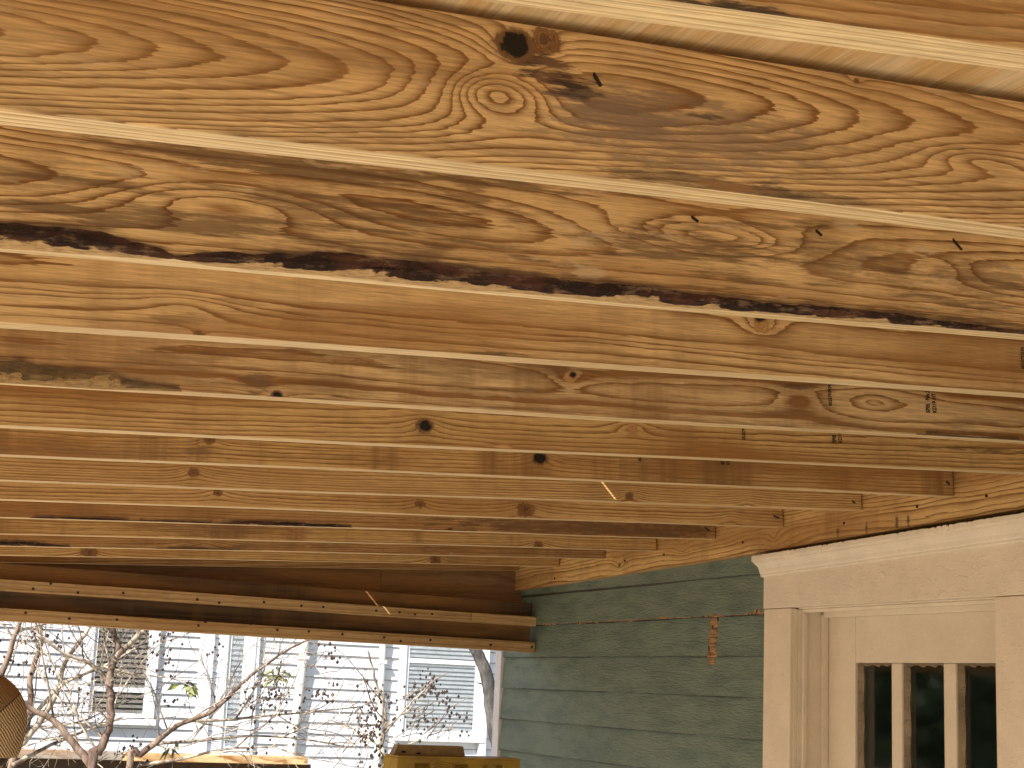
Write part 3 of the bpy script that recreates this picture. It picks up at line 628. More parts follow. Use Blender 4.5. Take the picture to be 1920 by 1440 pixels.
th = MB(); th.box((CX-0.02, DY0+0.004, FZ+0.0015), (XD+0.1, DY1-0.004, FZ+0.03)); th.build('threshold', M_jamb, house)

# ================================================================== front door
door = thing('front_door', 'cream painted door with three narrow dark glass lights in chipped muntins', 'door', (XD, 3.66, FZ+0.032))
M_door = trim_paint('cream_door_paint', seed=6.6, lumps=0.30, base=(0.69, 0.56, 0.405)); M_putty = trim_paint('old_putty_paint', seed=8.6, lumps=0.9, chips=1.0, base=(0.25, 0.175, 0.10), mottle=0.35)
d0, d1 = 3.211, 4.121; zt_, zl, zlb = DZ-0.019, 0.1235, -0.72
XB = XD+0.042
lites = [(3.805, 3.978), (3.572, 3.757), (3.345, 3.520)]
def dp(name, a, b, za, zb, mat=M_door, x0=XD, x1=XB, bw=0.0025, par=door):
    m_ = MB(); m_.box((x0, a, za), (x1, b, zb)); return bevel(m_.build(name, mat, par), bw)
dp('stile', lites[0][1]+0.0, d1, FZ+0.035, zt_); dp('stile', d0, lites[2][0], FZ+0.035, zt_)
dp('top_rail', lites[2][0]+0.0006, lites[0][1]-0.0006, zl, zt_, x0=XD+0.0008); dp('lock_rail', lites[2][0]+0.0006, lites[0][1]-0.0006, zlb-0.18, zlb, x0=XD+0.0008)
dp('lower_panel', lites[2][0]+0.0006, lites[0][1]-0.0006, FZ+0.035, zlb-0.181, x0=XD+0.012)
dp('muntin', lites[1][1], lites[0][0], zlb+0.0006, zl-0.0006, x0=XD+0.0015, bw=0.004); dp('muntin', lites[2][1], lites[1][0], zlb+0.0006, zl-0.0006, x0=XD+0.0015, bw=0.004)
N = NT('old_window_glass'); N.b.inputs['Transmission Weight'].default_value = 1.0
gn = N.noise(N.co, (5, 9, 4), 2, 0.5); N.bump(gn, 0.02, 0.01)
M_glass = N.done((0.78, 0.82, 0.78), 0.05, 0.5); N.b.inputs['IOR'].default_value = 1.5
XG = XD+0.026
for (a, b) in lites:
    pn = MB(); pn.box((XG, a+0.001, zlb+0.002), (XG+0.003, b-0.001, zl-0.002)); pn.build('pane', M_glass, door)
    # ragged putty bead round the opening
    for (y0, y1, s) in ((b, b-0.010, 1), (a, a+0.006, -1)):
        V = []; n = 60
        for i in range(n+1):
            z = zlb+0.003 + (zl-zlb-0.006)*i/n; w = (y1-y0)*(1+random.uniform(-0.12, 0.12)+0.2*math.sin(i*0.7))
            V += [(XD+0.009, y0-0.0004*s, z), (XG-0.001, y0-0.0004*s, z), (XG-0.001, y0+w, z)]
        Fc = []
        for i in range(n):
            for q in range(3): p = i*3+q; r_ = i*3+(q+1) % 3; Fc.append((p, p+3, r_+3, r_))
        mesh('putty_bead', V, Fc, M_putty, door)
    V = []; n = 40
    for i in range(n+1):
        y = a+0.007 + (b-a-0.018)*i/n; w = 0.008*(1+random.uniform(-0.25, 0.25)+0.3*math.sin(i*0.5+a*9))
        V += [(XD+0.007, y, zl-0.0006), (XG-0.001, y, zl-0.0006), (XG-0.001, y, zl-w)]
    Fc = []
    for i in range(n):
        for q in range(3): p = i*3+q; r_ = i*3+(q+1) % 3; Fc.append((p, p+3, r_+3, r_))
    mesh('putty_bead', V, Fc, M_putty, door)
# dim room behind the glass so the panes look into something
rm = MB(); rx0, rx1, ry0, ry1 = WS+0.165, WS+3.6, 2.0, 6.3
rm.add([(rx0, ry0, FZ), (rx1, ry0, FZ), (rx1, ry1, FZ), (rx0, ry1, FZ), (rx0, ry0, 0.9), (rx1, ry0, 0.9), (rx1, ry1, 0.9), (rx0, ry1, 0.9)], [(0, 1, 2, 3), (7, 6, 5, 4), (1, 5, 6, 2), (0, 4, 5, 1), (2, 6, 7, 3)])
ro = rm.build('interior_room', plain('dim_room_paint', (0.42, 0.38, 0.30), 0.9, 0.2)); ro['kind'] = 'structure'

# ================================================================== stepladder under the beam
lad = thing('stepladder', 'yellow stepladder whose slotted plastic top shows under the beam', 'ladder', (2.2, 5.5, FZ))
def ladder_plastic():
    N = NT('scuffed_yellow_plastic'); n = N.noise(N.co, (30, 30, 30), 5, 0.7); n2 = N.noise(N.co, (8, 8, 8), 3, 0.6)
    c = N.mix(N.ss(n2, 0.35, 0.7), (0.36, 0.215, 0.020), (0.24, 0.13, 0.018)); c = N.mix(N.ss(n, 0.56, 0.66), c, (0.20, 0.11, 0.03))
    N.bump(n, 0.3, 0.002); return N.done(c, 0.5, 0.4)
M_lad = ladder_plastic(); M_rail = plain('yellow_fibreglass', (0.55, 0.33, 0.03), 0.5, 0.4); M_alu = plain('dull_aluminium', (0.45, 0.45, 0.45), 0.4, 0.5, Metallic=0.9)
def plate(xs_, zs_, holes, y0, y1):
    """flat plate in XZ with real rectangular openings"""
    m_ = MB()
    for i in range(len(xs_)-1):
        for k_ in range(len(zs_)-1):
            if (i, k_) in holes: continue
            m_.box((xs_[i], y0, zs_[k_]), (xs_[i+1], y1, zs_[k_+1]))
    return m_
LY = 5.40
def lpx(px, py): return atY(px, py, LY)
tl, tr = lpx(752, 1419), lpx(974, 1421); zt2 = tl.z
xs_ = [lpx(p, 1432).x for p in (745, 778, 807, 852, 880, 906, 917, 930, 944, 975)]
zs_ = [zt2-0.085, lpx(800, 1452).z, lpx(790, 1440).z, lpx(790, 1431).z, zt2-0.004]
ap = plate(xs_, zs_, {(1, 2), (3, 2), (5, 1), (5, 2), (7, 1), (7, 2)}, LY, LY+0.012)
# top slab with rim, slightly tapered
ap.box((xs_[0]+0.004, LY+0.001, zt2-0.0035), (xs_[-1], LY+0.15, zt2+0.003)); ap.box((xs_[0], LY+0.139, zt2-0.085), (xs_[-1], LY+0.15, zt2-0.0045))
ap.box((xs_[0]+0.001, LY+0.0125, zt2-0.085), (xs_[0]+0.012, LY+0.1385, zt2-0.0045)); ap.box((xs_[-1]-0.012, LY+0.0125, zt2-0.085), (xs_[-1]-0.001, LY+0.1385, zt2-0.0045))
cap = ap.build('top_cap', M_lad, lad); 
# embossed oval badge
ob = MB(); cx_, cz_ = lpx(830, 1437).x, lpx(830, 1437).z
pts = [(cx_+0.036*math.cos(a), LY-0.0012, cz_+0.014*math.sin(a)) for a in [2*math.pi*i/28 for i in range(29)]]; ob.tube(pts, 0.0018, 6, cap=False)
pts = [(cx_+0.024*math.cos(a), LY-0.0012, cz_+0.006*math.sin(a)) for a in [2*math.pi*i/28 for i in range(29)]]; ob.tube(pts, 0.0012, 6, cap=False)
bo = ob.build('badge', M_lad, cap, smooth=True); bo.matrix_parent_inverse = Matrix.Identity(4)
# raised tool tray behind
tx0, tx1 = lpx(762, 1410).x, lpx(890, 1410).x; tz = lpx(800, 1403).z+0.006
ty = MB(); ty.add([(tx0-0.012, LY+0.10, zt2+0.0035), (tx1+0.004, LY+0.10, zt2+0.0035), (tx1+0.004, LY+0.148, zt2+0.0035), (tx0-0.012, LY+0.148, zt2+0.0035), (tx0+0.004, LY+0.104, tz), (tx1-0.004, LY+0.104, tz), (tx1-0.004, LY+0.146, tz), (tx0+0.004, LY+0.146, tz)], BOXF)
ty.box((tx0+0.018, LY+0.0985, zt2+0.010), (tx0+0.034, LY+0.0998, zt2+0.017), 1); ty.box((tx0+0.075, LY+0.0985, zt2+0.006), (tx0+0.09, LY+0.0998, zt2+0.012), 1)  # small near-black blocks set on the tray front
bevel(ty.build('tool_tray', [plain('scuffed_brown_plastic', (0.30, 0.19, 0.08), 0.55, 0.3, 0.35, 40), M_dark], cap), 0.003).matrix_parent_inverse = Matrix.Identity(4)
xc0, xc1 = xs_[0]+0.03, xs_[-1]-0.03
for s, xx in ((-1, xc0), (1, xc1)):
    for yy, yo in ((LY+0.03, -0.10), (LY+0.12, 0.62)):
        r_ = MB(); xb = xx + s*0.09
        V = [(xx-0.014, yy-0.012, zt2-0.06), (xx+0.014, yy-0.012, zt2-0.06), (xx+0.014, yy+0.012, zt2-0.06), (xx-0.014, yy+0.012, zt2-0.06), (xb-0.016, yy+yo-0.014, FZ), (xb+0.016, yy+yo-0.014, FZ), (xb+0.016, yy+yo+0.014, FZ), (xb-0.016, yy+yo+0.014, FZ)]
        r_.add(V, [(0, 1, 2, 3), (7, 6, 5, 4), (0, 4, 5, 1), (1, 5, 6, 2), (2, 6, 7, 3), (3, 7, 4, 0)]); bevel(r_.build('side_rail', M_rail, lad), 0.003)
for i in range(1, 5):
    f = i/5; z = zt2-0.06 + (FZ-zt2+0.06)*f; e = 0.09*f; yy = LY+0.03-0.10*f
    s_ = MB(); s_.box((xc0-e-0.014, yy-0.04, z-0.012), (xc1+e+0.014, yy+0.05, z+0.012)); bevel(s_.build('step', M_alu, lad), 0.003)

# ================================================================== person in a mesh cap (only the cap edge enters the picture)
def person():
    PY = 3.3; C = atY(-46, 1352, PY); hx, hy, hz = C.x, C.y, C.z
    root = thing('person', 'person in a tan mesh cap seen from behind at the edge of the porch', 'person', (hx, hy, FZ))
    z0 = FZ
    sk = [(hx, hy, z0+0.98), (hx, hy, z0+1.15), (hx, hy-0.01, z0+1.38), (hx, hy, z0+1.50), (hx, hy+0.01, hz-0.06), (hx, hy+0.01, hz+0.00), (hx, hy+0.01, hz+0.055)]
    rad = [(.15, .11), (.14, .10), (.17, .11), (.06, .06), (.066, .075), (.076, .090), (.05, .06)]
    E_ = [(0, 1), (1, 2), (2, 3), (3, 4), (4, 5), (5, 6)]
    def add(p, r, par): sk.append(p); rad.append(r if isinstance(r, tuple) else (r, r)); E_.append((par, len(sk)-1)); return len(sk)-1
    for s in (-1, 1):
        a = add((hx+s*0.19, hy, z0+1.42), .058, 2); b = add((hx+s*0.24, hy-0.02, z0+1.13), .042, a); c = add((hx+s*0.23, hy+0.10, z0+0.90), .030, b); h = add((hx+s*0.225, hy+0.14, z0+0.83), (.022, .036), c)
        for q, (dx, ln) in enumerate(((-.030, .070), (-.010, .085), (.010, .080), (.028, .065))):
            k1 = add((hx+s*0.225+dx, hy+0.155, z0+0.79), .009, h); add((hx+s*0.225+dx*1.1, hy+0.150, z0+0.79-ln*0.6), .008, k1)
        k1 = add((hx+s*0.185, hy+0.16, z0+0.82), .010, h); add((hx+s*0.175, hy+0.18, z0+0.78), .009, k1)
        a = add((hx+s*0.10, hy, z0+0.90), .088, 0); b = add((hx+s*0.11, hy+0.02, z0+0.50), .060, a); c = add((hx+s*0.11, hy-0.02, z0+0.10), .042, b); d = add((hx+s*0.115, hy+0.03, z0+0.045), .042, c); add((hx+s*0.125, hy+0.17, z0+0.035), .034, d)
    me = bpy.data.meshes.new('body'); me.from_pydata(sk, E_, []); o = bpy.data.objects.new('body', me); link(o, root)
    m = o.modifiers.new('skin', 'SKIN'); 
    if not me.skin_vertices: me.attributes  # layer appears with the modifier's own data
    bm = bmesh.new(); bm.from_mesh(me); lay = bm.verts.layers.skin.verify(); bm.verts.ensure_lookup_table()
    for i, v in enumerate(bm.verts): v[lay].radius = rad[i]; v[lay].use_root = (i == 0)
    bm.to_mesh(me); bm.free()
    o.modifiers.new('sub', 'SUBSURF').levels = 2; o.modifiers['sub'].render_levels = 2
    N = NT('clothes_and_skin'); x, y, z = N.sep(N.co)
    cloth = N.mix(N.ss(z, z0+0.94, z0+0.95), (0.05, 0.06, 0.09), (0.30, 0.27, 0.22)); col = N.mix(N.ss(z, z0+1.475, z0+1.485), cloth, (0.50, 0.30, 0.20)); col = N.mix(N.ss(z, z0+0.075, z0+0.08), (0.04, 0.03, 0.025), col)
    me.materials.append(N.done(col, 0.8, 0.2))
    # cap: crown of six panels, rear mesh ribs as real ridges, band and peak (peak points away)
    Rr = 0.0985; cz = hz+0.0
    def capmat():
        N = NT('tan_cap_mesh'); x, y, z = N.sep(N.co)
        rib = N.m('FRACT', N.m('MULTIPLY', N.m('ADD', N.m('ADD', N.m('MULTIPLY', z, 0.75), N.m('MULTIPLY', x, 0.95)), N.m('MULTIPLY', N.noise(N.co, (40, 40, 40), 2), 0.006)), 165.0))
        dots = N.m('FRACT', N.m('MULTIPLY', N.m('SUBTRACT', N.m('MULTIPLY', z, 0.7), N.m('MULTIPLY', x, 0.6)), 330.0))
        k = N.m('MULTIPLY', N.ss(rib, 0.35, 0.55), N.ss(rib, 0.98, 0.85)); c = N.mix(k, (0.24, 0.135, 0.06), (0.66, 0.49, 0.30)); c = N.mix(N.m('MULTIPLY', N.ss(dots, 0.6, 0.9), 0.35), c, (0.12, 0.06, 0.024))
        lim = N.m('SUBTRACT', N.m('ADD', N.m('MULTIPLY', x, -0.85), z), (-0.85*(hx+0.05)+hz+0.035))
        c = N.mix(N.ss(lim, 0.0, 0.003), c, (0.27, 0.155, 0.075)); c = N.mix(N.m('MULTIPLY', N.ss(N.m('ABSOLUTE', lim), 0.0028, 0.0012), 0.8), c, (0.07, 0.035, 0.014))
        N.bump(N.m('ADD', k, N.m('MULTIPLY', dots, .4)), 0.8, 0.0015); return N.done(c, 0.85, 0.15)
    V = []; Fc = []; nu, nv = 48, 20
    for i in range(nv+1):
        th_ = (math.pi*0.5+0.62)*i/nv
        for k in range(nu):
            ph = 2*math.pi*k/nu; rr = math.sin(th_); seam = 1 - 0.012*abs(math.cos(ph*3))**14
            if th_ > math.pi/2: rr = math.sin(th_)**0.6
            V.append((hx + Rr*rr*math.cos(ph)*seam, hy + 0.01 + Rr*1.14*rr*math.sin(ph)*seam, cz + Rr*1.0*math.cos(th_)*(1.0 if th_ < 1.57 else 1.15)))
    for i in range(nv):
        for k in range(nu): a = i*nu+k; b = i*nu+(k+1) % nu; Fc.append((a, a+nu, b+nu, b))
    cap_ = mesh('cap', V, Fc, capmat(), root, smooth=True); so = cap_.modifiers.new('thick', 'SOLIDIFY'); so.thickness = 0.003
    bt = MB(); bt.tube([(hx, hy+0.01, cz+Rr-0.001), (hx, hy+0.01, cz+Rr+0.006)], [0.008, 0.005], 10); bt.build('cap_button', plain('tan_button', (0.3, 0.17, 0.07)), cap_).matrix_parent_inverse = Matrix.Identity(4)
    pk = MB(); V = []; n = 16
    for i in range(n+1):
        ph = math.radians(35 + 110*i/n); zz = cz-0.055
        V += [(hx+Rr*0.93*math.cos(ph), hy+0.01+Rr*1.05*math.sin(ph), zz), (hx+Rr*1.0*math.cos(ph), hy+0.01+Rr*1.05*math.sin(ph)+0.075*math.sin(math.pi*i/n)**0.5, zz-0.018+0.012*math.sin(math.pi*i/n))]
    pe = mesh('peak', V, [(2*i, 2*i+1, 2*i+3, 2*i+2) for i in range(n)], plain('tan_peak', (0.25, 0.14, 0.06), 0.8), cap_); pe.matrix_parent_inverse = Matrix.Identity(4)
    pe.modifiers.new('thick', 'SOLIDIFY').thickness = 0.004
    # short dark hair under the cap
    V = []; Fc = []
    for i in range(9):
        th_ = math.radians(100 + 38*i/8)
        for k in range(32):
            ph = math.pi + math.pi*k/31; V.append((hx+0.083*math.sin(th_)**0.7*math.cos(ph), hy+0.012+0.097*math.sin(th_)**0.7*math.sin(ph), hz+0.088*math.cos(th_)*1.25))
    for i in range(8):
        for k in range(31): a = i*32+k; Fc.append((a, a+32, a+33, a+1))
    ho = mesh('hair', V, Fc, plain('dark_brown_hair', (0.05, 0.028, 0.015), 0.7, 0.3, 0.4, 120, 0.5), root, smooth=True); ho.modifiers.new('thick', 'SOLIDIFY').thickness = 0.006
person()

# ================================================================== neighbour's house
NY = 18.0
nb_ = thing('neighbour_house', 'white clapboard house next door with blinds in its windows, in full sun', 'house', (4.0, NY, GZ))
N = NT('white_house_paint'); _x, _y, _z = N.sep(N.co); _n = N.noise(N.co, (3, 3, 14), 3, 0.6)
M_nw = N.done(N.mix(N.ss(N.m('MULTIPLY_ADD', _n, -0.006, _z), 0.006, 0.002), N.mix(1.0, (0.50, 0.515, 0.54), N.ramp(_n, [(0.3, 0.93), (0.7, 1.06)]), 'MULTIPLY'), (0.10, 0.10, 0.11)), 0.55, 0.3); M_nt = plain('white_house_trim', (0.54, 0.55, 0.57), 0.45, 0.35, 0.04, 10, 0.05)  # painted lap shadow: dark band along each board's lower edge
cw = MB(); cw.box((-12, NY+0.004, GZ), (18, NY+6, 5.0)); cw.build('sheathing', plain('house_core', (0.3, 0.3, 0.3)), nb_)
nl = 0.129; nr = 57; first = None
for i in range(nr):
    z = GZ + 0.05 + nl*i
    if first is None:
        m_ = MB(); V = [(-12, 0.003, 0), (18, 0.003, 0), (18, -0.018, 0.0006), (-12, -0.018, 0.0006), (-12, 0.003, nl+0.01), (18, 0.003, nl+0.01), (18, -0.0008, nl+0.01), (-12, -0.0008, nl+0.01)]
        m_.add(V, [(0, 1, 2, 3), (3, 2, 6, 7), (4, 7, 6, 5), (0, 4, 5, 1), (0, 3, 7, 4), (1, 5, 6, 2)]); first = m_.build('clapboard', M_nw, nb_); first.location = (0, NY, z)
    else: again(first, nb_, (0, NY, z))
rf = MB(); rf.add([(-12.6, NY-0.6, 4.7), (18.6, NY-0.6, 4.7), (18.6, NY+3, 7.4), (-12.6, NY+3, 7.4), (-12.6, NY-0.6, 4.85), (18.6, NY-0.6, 4.85), (18.6, NY+3, 7.55), (-12.6, NY+3, 7.55)], BOXF); rf.build('roof', plain('grey_shingle', (0.10, 0.10, 0.11), 0.9), nb_)
def nwin(pxl, pxr, pyt, pyb, ztop, slat, back, tr=0.075, meet=None, dark=(0.03, 0.03, 0.03), sp=0.045, glassy=True, label=None):
    a = atY(pxl, pyb, NY); b = atY(pxr, pyb, NY); x0, x1, zb = a.x, b.x, a.z*0.5+b.z*0.5; z1 = ztop
    fr = MB(); fr.box((x0-tr, NY-0.060, zb-0.01), (x0, NY+0.003, z1+tr)); fr.box((x1, NY-0.060, zb-0.01), (x1+tr, NY+0.003, z1+tr)); fr.box((x0+0.0005, NY-0.060, z1), (x1-0.0005, NY+0.003, z1+tr)); 
    fr.box((x0-tr-0.02, NY-0.10, zb-0.075), (x1+tr+0.02, NY+0.003, zb-0.011))
    fo_ = bevel(fr.build('window', M_nt, nb_, label=label), 0.003)
    def sub(o_): o_.matrix_parent_inverse = Matrix.Identity(4); return o_
    s_ = MB(); zm = meet if meet is not None else (zb+z1)/2; w = 0.04
    s_.box((x0+0.001, NY-0.040, zb-0.009), (x0+w, NY-0.024, z1-0.001)); s_.box((x1-w, NY-0.040, zb-0.009), (x1-0.001, NY-0.024, z1-0.001)); s_.box((x0+w, NY-0.0405, zb-0.009), (x1-w, NY-0.024, zb+w+0.01)); s_.box((x0+w, NY-0.046, zm-0.03), (x1-w, NY-0.024, zm+0.022))
    sub(s_.build('sash', M_nt, fo_))
    bl = MB(); z = zb+w+0.015
    bl.box((x0+w*0.6, NY-0.0235, zb-0.005), (x1-w*0.6, NY-0.0225+0.0, z1-0.002), 1)
    while z < z1-0.02:
        bl.add([(x0+w, NY-0.0315, z), (x1-w, NY-0.0315, z), (x1-w, NY-0.0245, z+sp*0.55), (x0+w, NY-0.0245, z+sp*0.55), (x0+w, NY-0.0305, z-0.003), (x1-w, NY-0.0305, z-0.003), (x1-w, NY-0.0238, z+sp*0.50), (x0+w, NY-0.0238, z+sp*0.50)], BOXF); z += sp
    sub(bl.build('blind', [plain('blind_slat', slat, 0.5), plain('blind_gap', dark, 0.8)], fo_))
    if glassy:
        gl = MB(); gl.box((x0+w*0.7, NY-0.0372, zb+w*0.5), (x1-w*0.7, NY-0.0345, z1-0.002)); 
        N = NT('house_glass'); N.b.inputs['Transmission Weight'].default_value = 1.0; sub(gl.build('pane', N.done((0.92, 0.95, 0.97), 0.03, 0.5), fo_))
    return fo_
nwin(163, 272, 1180, 1345, 1.05, (0.42, 0.36, 0.30), None, tr=0.085, meet=atY(220, 1292, NY).z, dark=(0.02, 0.02, 0.018), sp=0.055, label='window with dark tan blinds')
nwin(752, 889, 1213, 1378, 1.15, (0.70, 0.71, 0.72), None, tr=0.080, meet=atY(820, 1240, NY).z, dark=(0.30, 0.32, 0.34), sp=0.050, label='window with pale grey blinds')
nwin(412, 448, 1195, 1408, 1.0, (0.72, 0.72, 0.73), None, tr=0.10, meet=-0.5, dark=(0.45, 0.46, 0.48), sp=0.06, label='narrow window with white blinds')
def pipe(pt, pb, r, name='downspout'):
    a = atY(*pt, NY-0.062); b = atY(*pb, NY-0.062); d = (b-a).normalized(); a = a - d*3.0; b = b + d*((GZ+0.1-b.z)/d.z)
    m_ = MB(); m_.tube([a, a*0.5+b*0.5, b], r, 14)
    for f in (0.3, 0.55, 0.8): p = a+(b-a)*f; m_.box((p.x-r*1.25, p.y-r*1.1, p.z-0.02), (p.x+r*1.25, NY-0.0005, p.z+0.02))
    m_.build(name, plain('white_pipe', (0.60, 0.58, 0.54), 0.4, 0.4, 0.06), nb_, smooth=False)
pipe((572, 1200), (545, 1422), 0.050); pipe((718, 1210), (707, 1425), 0.038)
ps = MB(); a = atY(903, 1300, NY); ps.box((a.x-0.035, NY-0.09, GZ), (a.x+0.055, NY+0.002, 4.7)); bevel(ps.build('corner_post', M_nt, nb_), 0.01, 3)
ps = MB(); a = atY(384, 1300, NY); ps.box((a.x-0.10, NY-0.05, GZ), (a.x+0.06, NY+0.002, 4.7)); bevel(ps.build('trim_board', M_nt, nb_), 0.005)
ps = MB(); a = atY(470, 1300, NY); ps.box((a.x-0.06, NY-0.05, GZ), (a.x+0.06, NY+0.002, 4.7)); bevel(ps.build('trim_board', M_nt, nb_), 0.005)

# ================================================================== fence below the trees
FY = 11.0
fence = thing('garden_fence', 'dark board fence with a new tan cap rail below the bare trees', 'fence', (2.0, FY, GZ))
fz = atY(400, 1421, FY).z; xa, xm, xe = -3.0, atY(228, 1415, FY).x, atY(572, 1428, FY).x
M_fd = wood('dark_fence_board', early=(0.035, 0.026, 0.02), late=(0.02, 0.014, 0.01), tint=0.1, bands=0.1, seed=50)  # near-black colour stands in for the fence's shaded side
pk0 = None; x = xa
while x < xe-0.10:
    if pk0 is None: m_ = MB(); m_.box((0, 0, 0), (0.1458, 0.02, fz-0.03-GZ-0.05)); pk0 = m_.build('board', M_fd, fence); pk0.location = (x, FY, GZ+0.05)
    else: again(pk0, fence, (x, FY, GZ+0.05))
    x += 0.146
c1 = MB(); c1.box((xm, FY-0.07, fz-0.030), (xe, FY+0.07, fz+0.022)); bevel(c1.build('cap_rail', wood('new_fence_cap', early=(0.62, 0.43, 0.22), seed=51), fence, label='new tan cap rail'), 0.004)
c2 = MB(); c2.box((xa, FY-0.05, fz-0.028), (xm-0.004, FY+0.06, fz+0.03)); bevel(c2.build('cap_rail', wood('old_fence_cap', early=(0.30, 0.26, 0.22), late=(0.18, 0.15, 0.12), seed=52), fence, label='weathered grey cap rail'), 0.004)

# ================================================================== bare crape myrtles
def bark_tree(name, c1, c2):
    N = NT(name); n = N.noise(N.co, (14, 14, 5), 4, 0.6); n2 = N.noise(N.co, (60, 60, 20), 2, 0.5)
    c = N.mix(N.ss(n, 0.40, 0.62), c1, c2); c = N.mix(1.0, c, N.ramp(n2, [(0.3, .8), (.7, 1.15)]), 'MULTIPLY'); N.bump(n, 0.4, 0.01); return N.done(c, 0.75, 0.2)
M_tr = bark_tree('myrtle_trunk_bark', (0.085, 0.052, 0.040), (0.21, 0.15, 0.11)); M_br = bark_tree('myrtle_branch_bark', (0.40, 0.34, 0.26), (0.12, 0.085, 0.06)); M_tw = bark_tree('myrtle_twig_bark', (0.34, 0.27, 0.20), (0.05, 0.035, 0.028))
M_pod = plain('dry_seed_pod', (0.05, 0.03, 0.022), 0.8, 0.2, 0.4, 60); M_leaf = plain('lingering_leaf', (0.16, 0.17, 0.05), 0.6, 0.3, 0.4, 20); M_dkbark = bark_tree('grey_dark_bark', (0.05, 0.045, 0.042), (0.11, 0.10, 0.09))
def myrtle(label, stems, TY, base, seed, density=1.0, mats=None, pods=(), leaves=(), name='bare_tree', group='bare trees beyond the porch', zlim=1.3, fullup=True):
    rnd = random.Random(seed); t = thing(name, label, 'tree', base, group)
    tr, br, tw, pd, lf = MB(), MB(), MB(), MB(), MB()
    def wander(p, d, ln, n, r0, r1, mb, sides, curl=0.22, liftz=0.05):
        P = [Vector(p)]; d = Vector(d).normalized(); RR = [r0]
        for i in range(n):
            d = (d + Vector((rnd.gauss(0, curl), rnd.gauss(0, curl), rnd.gauss(0, curl)+liftz))).normalized(); P.append(P[-1] + d*(ln/n)); RR.append(r0 + (r1-r0)*(i+1)/n)
        mb.tube(P, RR, sides, cap=True); return P
    def pod(p):
        for _ in range(rnd.randint(3, 7)):
            c = Vector(p)+Vector((rnd.gauss(0, .035), rnd.gauss(0, .035), rnd.gauss(0, .035))); s = rnd.uniform(.006, .0115)
            pd.add([c+Vector((s, 0, 0)), c+Vector((-s, 0, 0)), c+Vector((0, s, 0)), c+Vector((0, -s, 0)), c+Vector((0, 0, s*1.3)), c+Vector((0, 0, -s*1.3))], [(0, 2, 4), (2, 1, 4), (1, 3, 4), (3, 0, 4), (2, 0, 5), (1, 2, 5), (3, 1, 5), (0, 3, 5)])
    def side(P, n, ln, r, level):
        for _ in range(n):
            i = rnd.randrange(len(P)-1); p = P[i]+(P[i+1]-P[i])*rnd.random()
            ax = (P[i+1]-P[i]).normalized(); an = rnd.uniform(0, 6.28); u = ax.orthogonal().normalized(); w = ax.cross(u)
            d = ax*rnd.uniform(0.4, 1.0) + (u*math.cos(an)+w*math.sin(an))*rnd.uniform(0.5, 1.1)
            l_ = ln*rnd.uniform(0.5, 1.3)
            if level == 1:
                Q = wander(p, d, l_, 7, r*rnd.uniform(.6, 1.0), r*0.35, br, 6, 0.16, 0.06); side(Q, int(5*density), ln*0.5, r*0.42, 2)
            elif level == 2:
                Q = wander(p, d, l_, 5, r*rnd.uniform(.7, 1.1), r*0.4, tw, 4, 0.17, 0.04); side(Q, int(3*density), ln*0.55, r*0.55, 3)
            else:
                Q = wander(p, d, l_, 4, r*0.9, r*0.4, tw, 4, 0.2, 0.02)
                if rnd.random() < 0.05: pod(Q[-1])
    for (pts, r0, r1, nside, ln) in stems:
        P = []; off = rnd.uniform(-0.25, 0.25)
        for i, q in enumerate(pts):
            if len(q) == 3: P.append(Vector(q))
            else: P.append(atY(q[0], q[1], TY + off*min(1, i*0.3)))
        # smooth with catmull-rom
        Q = []
        for i in range(len(P)-1):
            a, b, c, d = P[max(i-1, 0)], P[i], P[i+1], P[min(i+2, len(P)-1)]
            for s in (0, .25, .5, .75):
                Q.append(0.5*((2*b)+(c-a)*s+(2*a-5*b+4*c-d)*s*s+(3*b-a-3*c+d)*s*s*s) + Vector((rnd.gauss(0, .003), rnd.gauss(0, .003), 0)))
        Q.append(P[-1]); RR = [r0+(r1-r0)*i/(len(Q)-1) for i in range(len(Q))]
        (tr if r0 > 0.02 else br).tube(Q, RR, 10, cap=True)
        up_ = [q for q in Q if q.z > GZ+1.2]
        if nside and len(up_) > 2: side(up_, max(1, int(nside*0.6)), ln, max(0.006, min(0.010, (r0+r1)*0.2)), 1)
    for (px, py, n) in pods:
        for _ in range(n):
            P0 = atY(px+rnd.gauss(0, 16), py+rnd.gauss(0, 14), TY+rnd.gauss(0, .1)); Q = wander(P0+Vector((rnd.gauss(-.12, .08), 0, -.10)), (rnd.gauss(.6, .4), rnd.gauss(0, .4), .7), 0.16, 3, .003, .002, tw, 4); pod(P0)
    for (px, py, n) in leaves:
        for _ in range(n):
            P0 = atY(px+rnd.gauss(0, 6), py+rnd.gauss(0, 6), TY); d = Vector((rnd.gauss(0, 1), rnd.gauss(0, 1), rnd.gauss(-.7, .6))).normalized(); u = d.orthogonal().normalized(); L_ = rnd.uniform(.06, .11)
            lf.add([P0, P0+d*L_*0.5+u*L_*0.16, P0+d*L_+Vector((0, 0, -.01)), P0+d*L_*0.5-u*L_*0.16+Vector((0, 0, .008))], [(0, 1, 2, 3)])
    mt = mats or (M_tr, M_br, M_tw)
    for mb, nm_, m_ in ((tr, 'trunk', mt[0]), (br, 'branches', mt[1]), (tw, 'twigs', mt[2]), (pd, 'seed_pods', M_pod), (lf, 'leaves', M_leaf)):
        if mb.v: 
            o = mb.build(nm_, m_, t, smooth=(nm_ in ('trunk', 'branches')))
            if nm_ in ('twigs', 'seed_pods'): o['kind'] = 'stuff'
    return t
T1 = 9.4; b1 = atY(168, 1470, T1); b1 = (b1.x, T1, GZ)
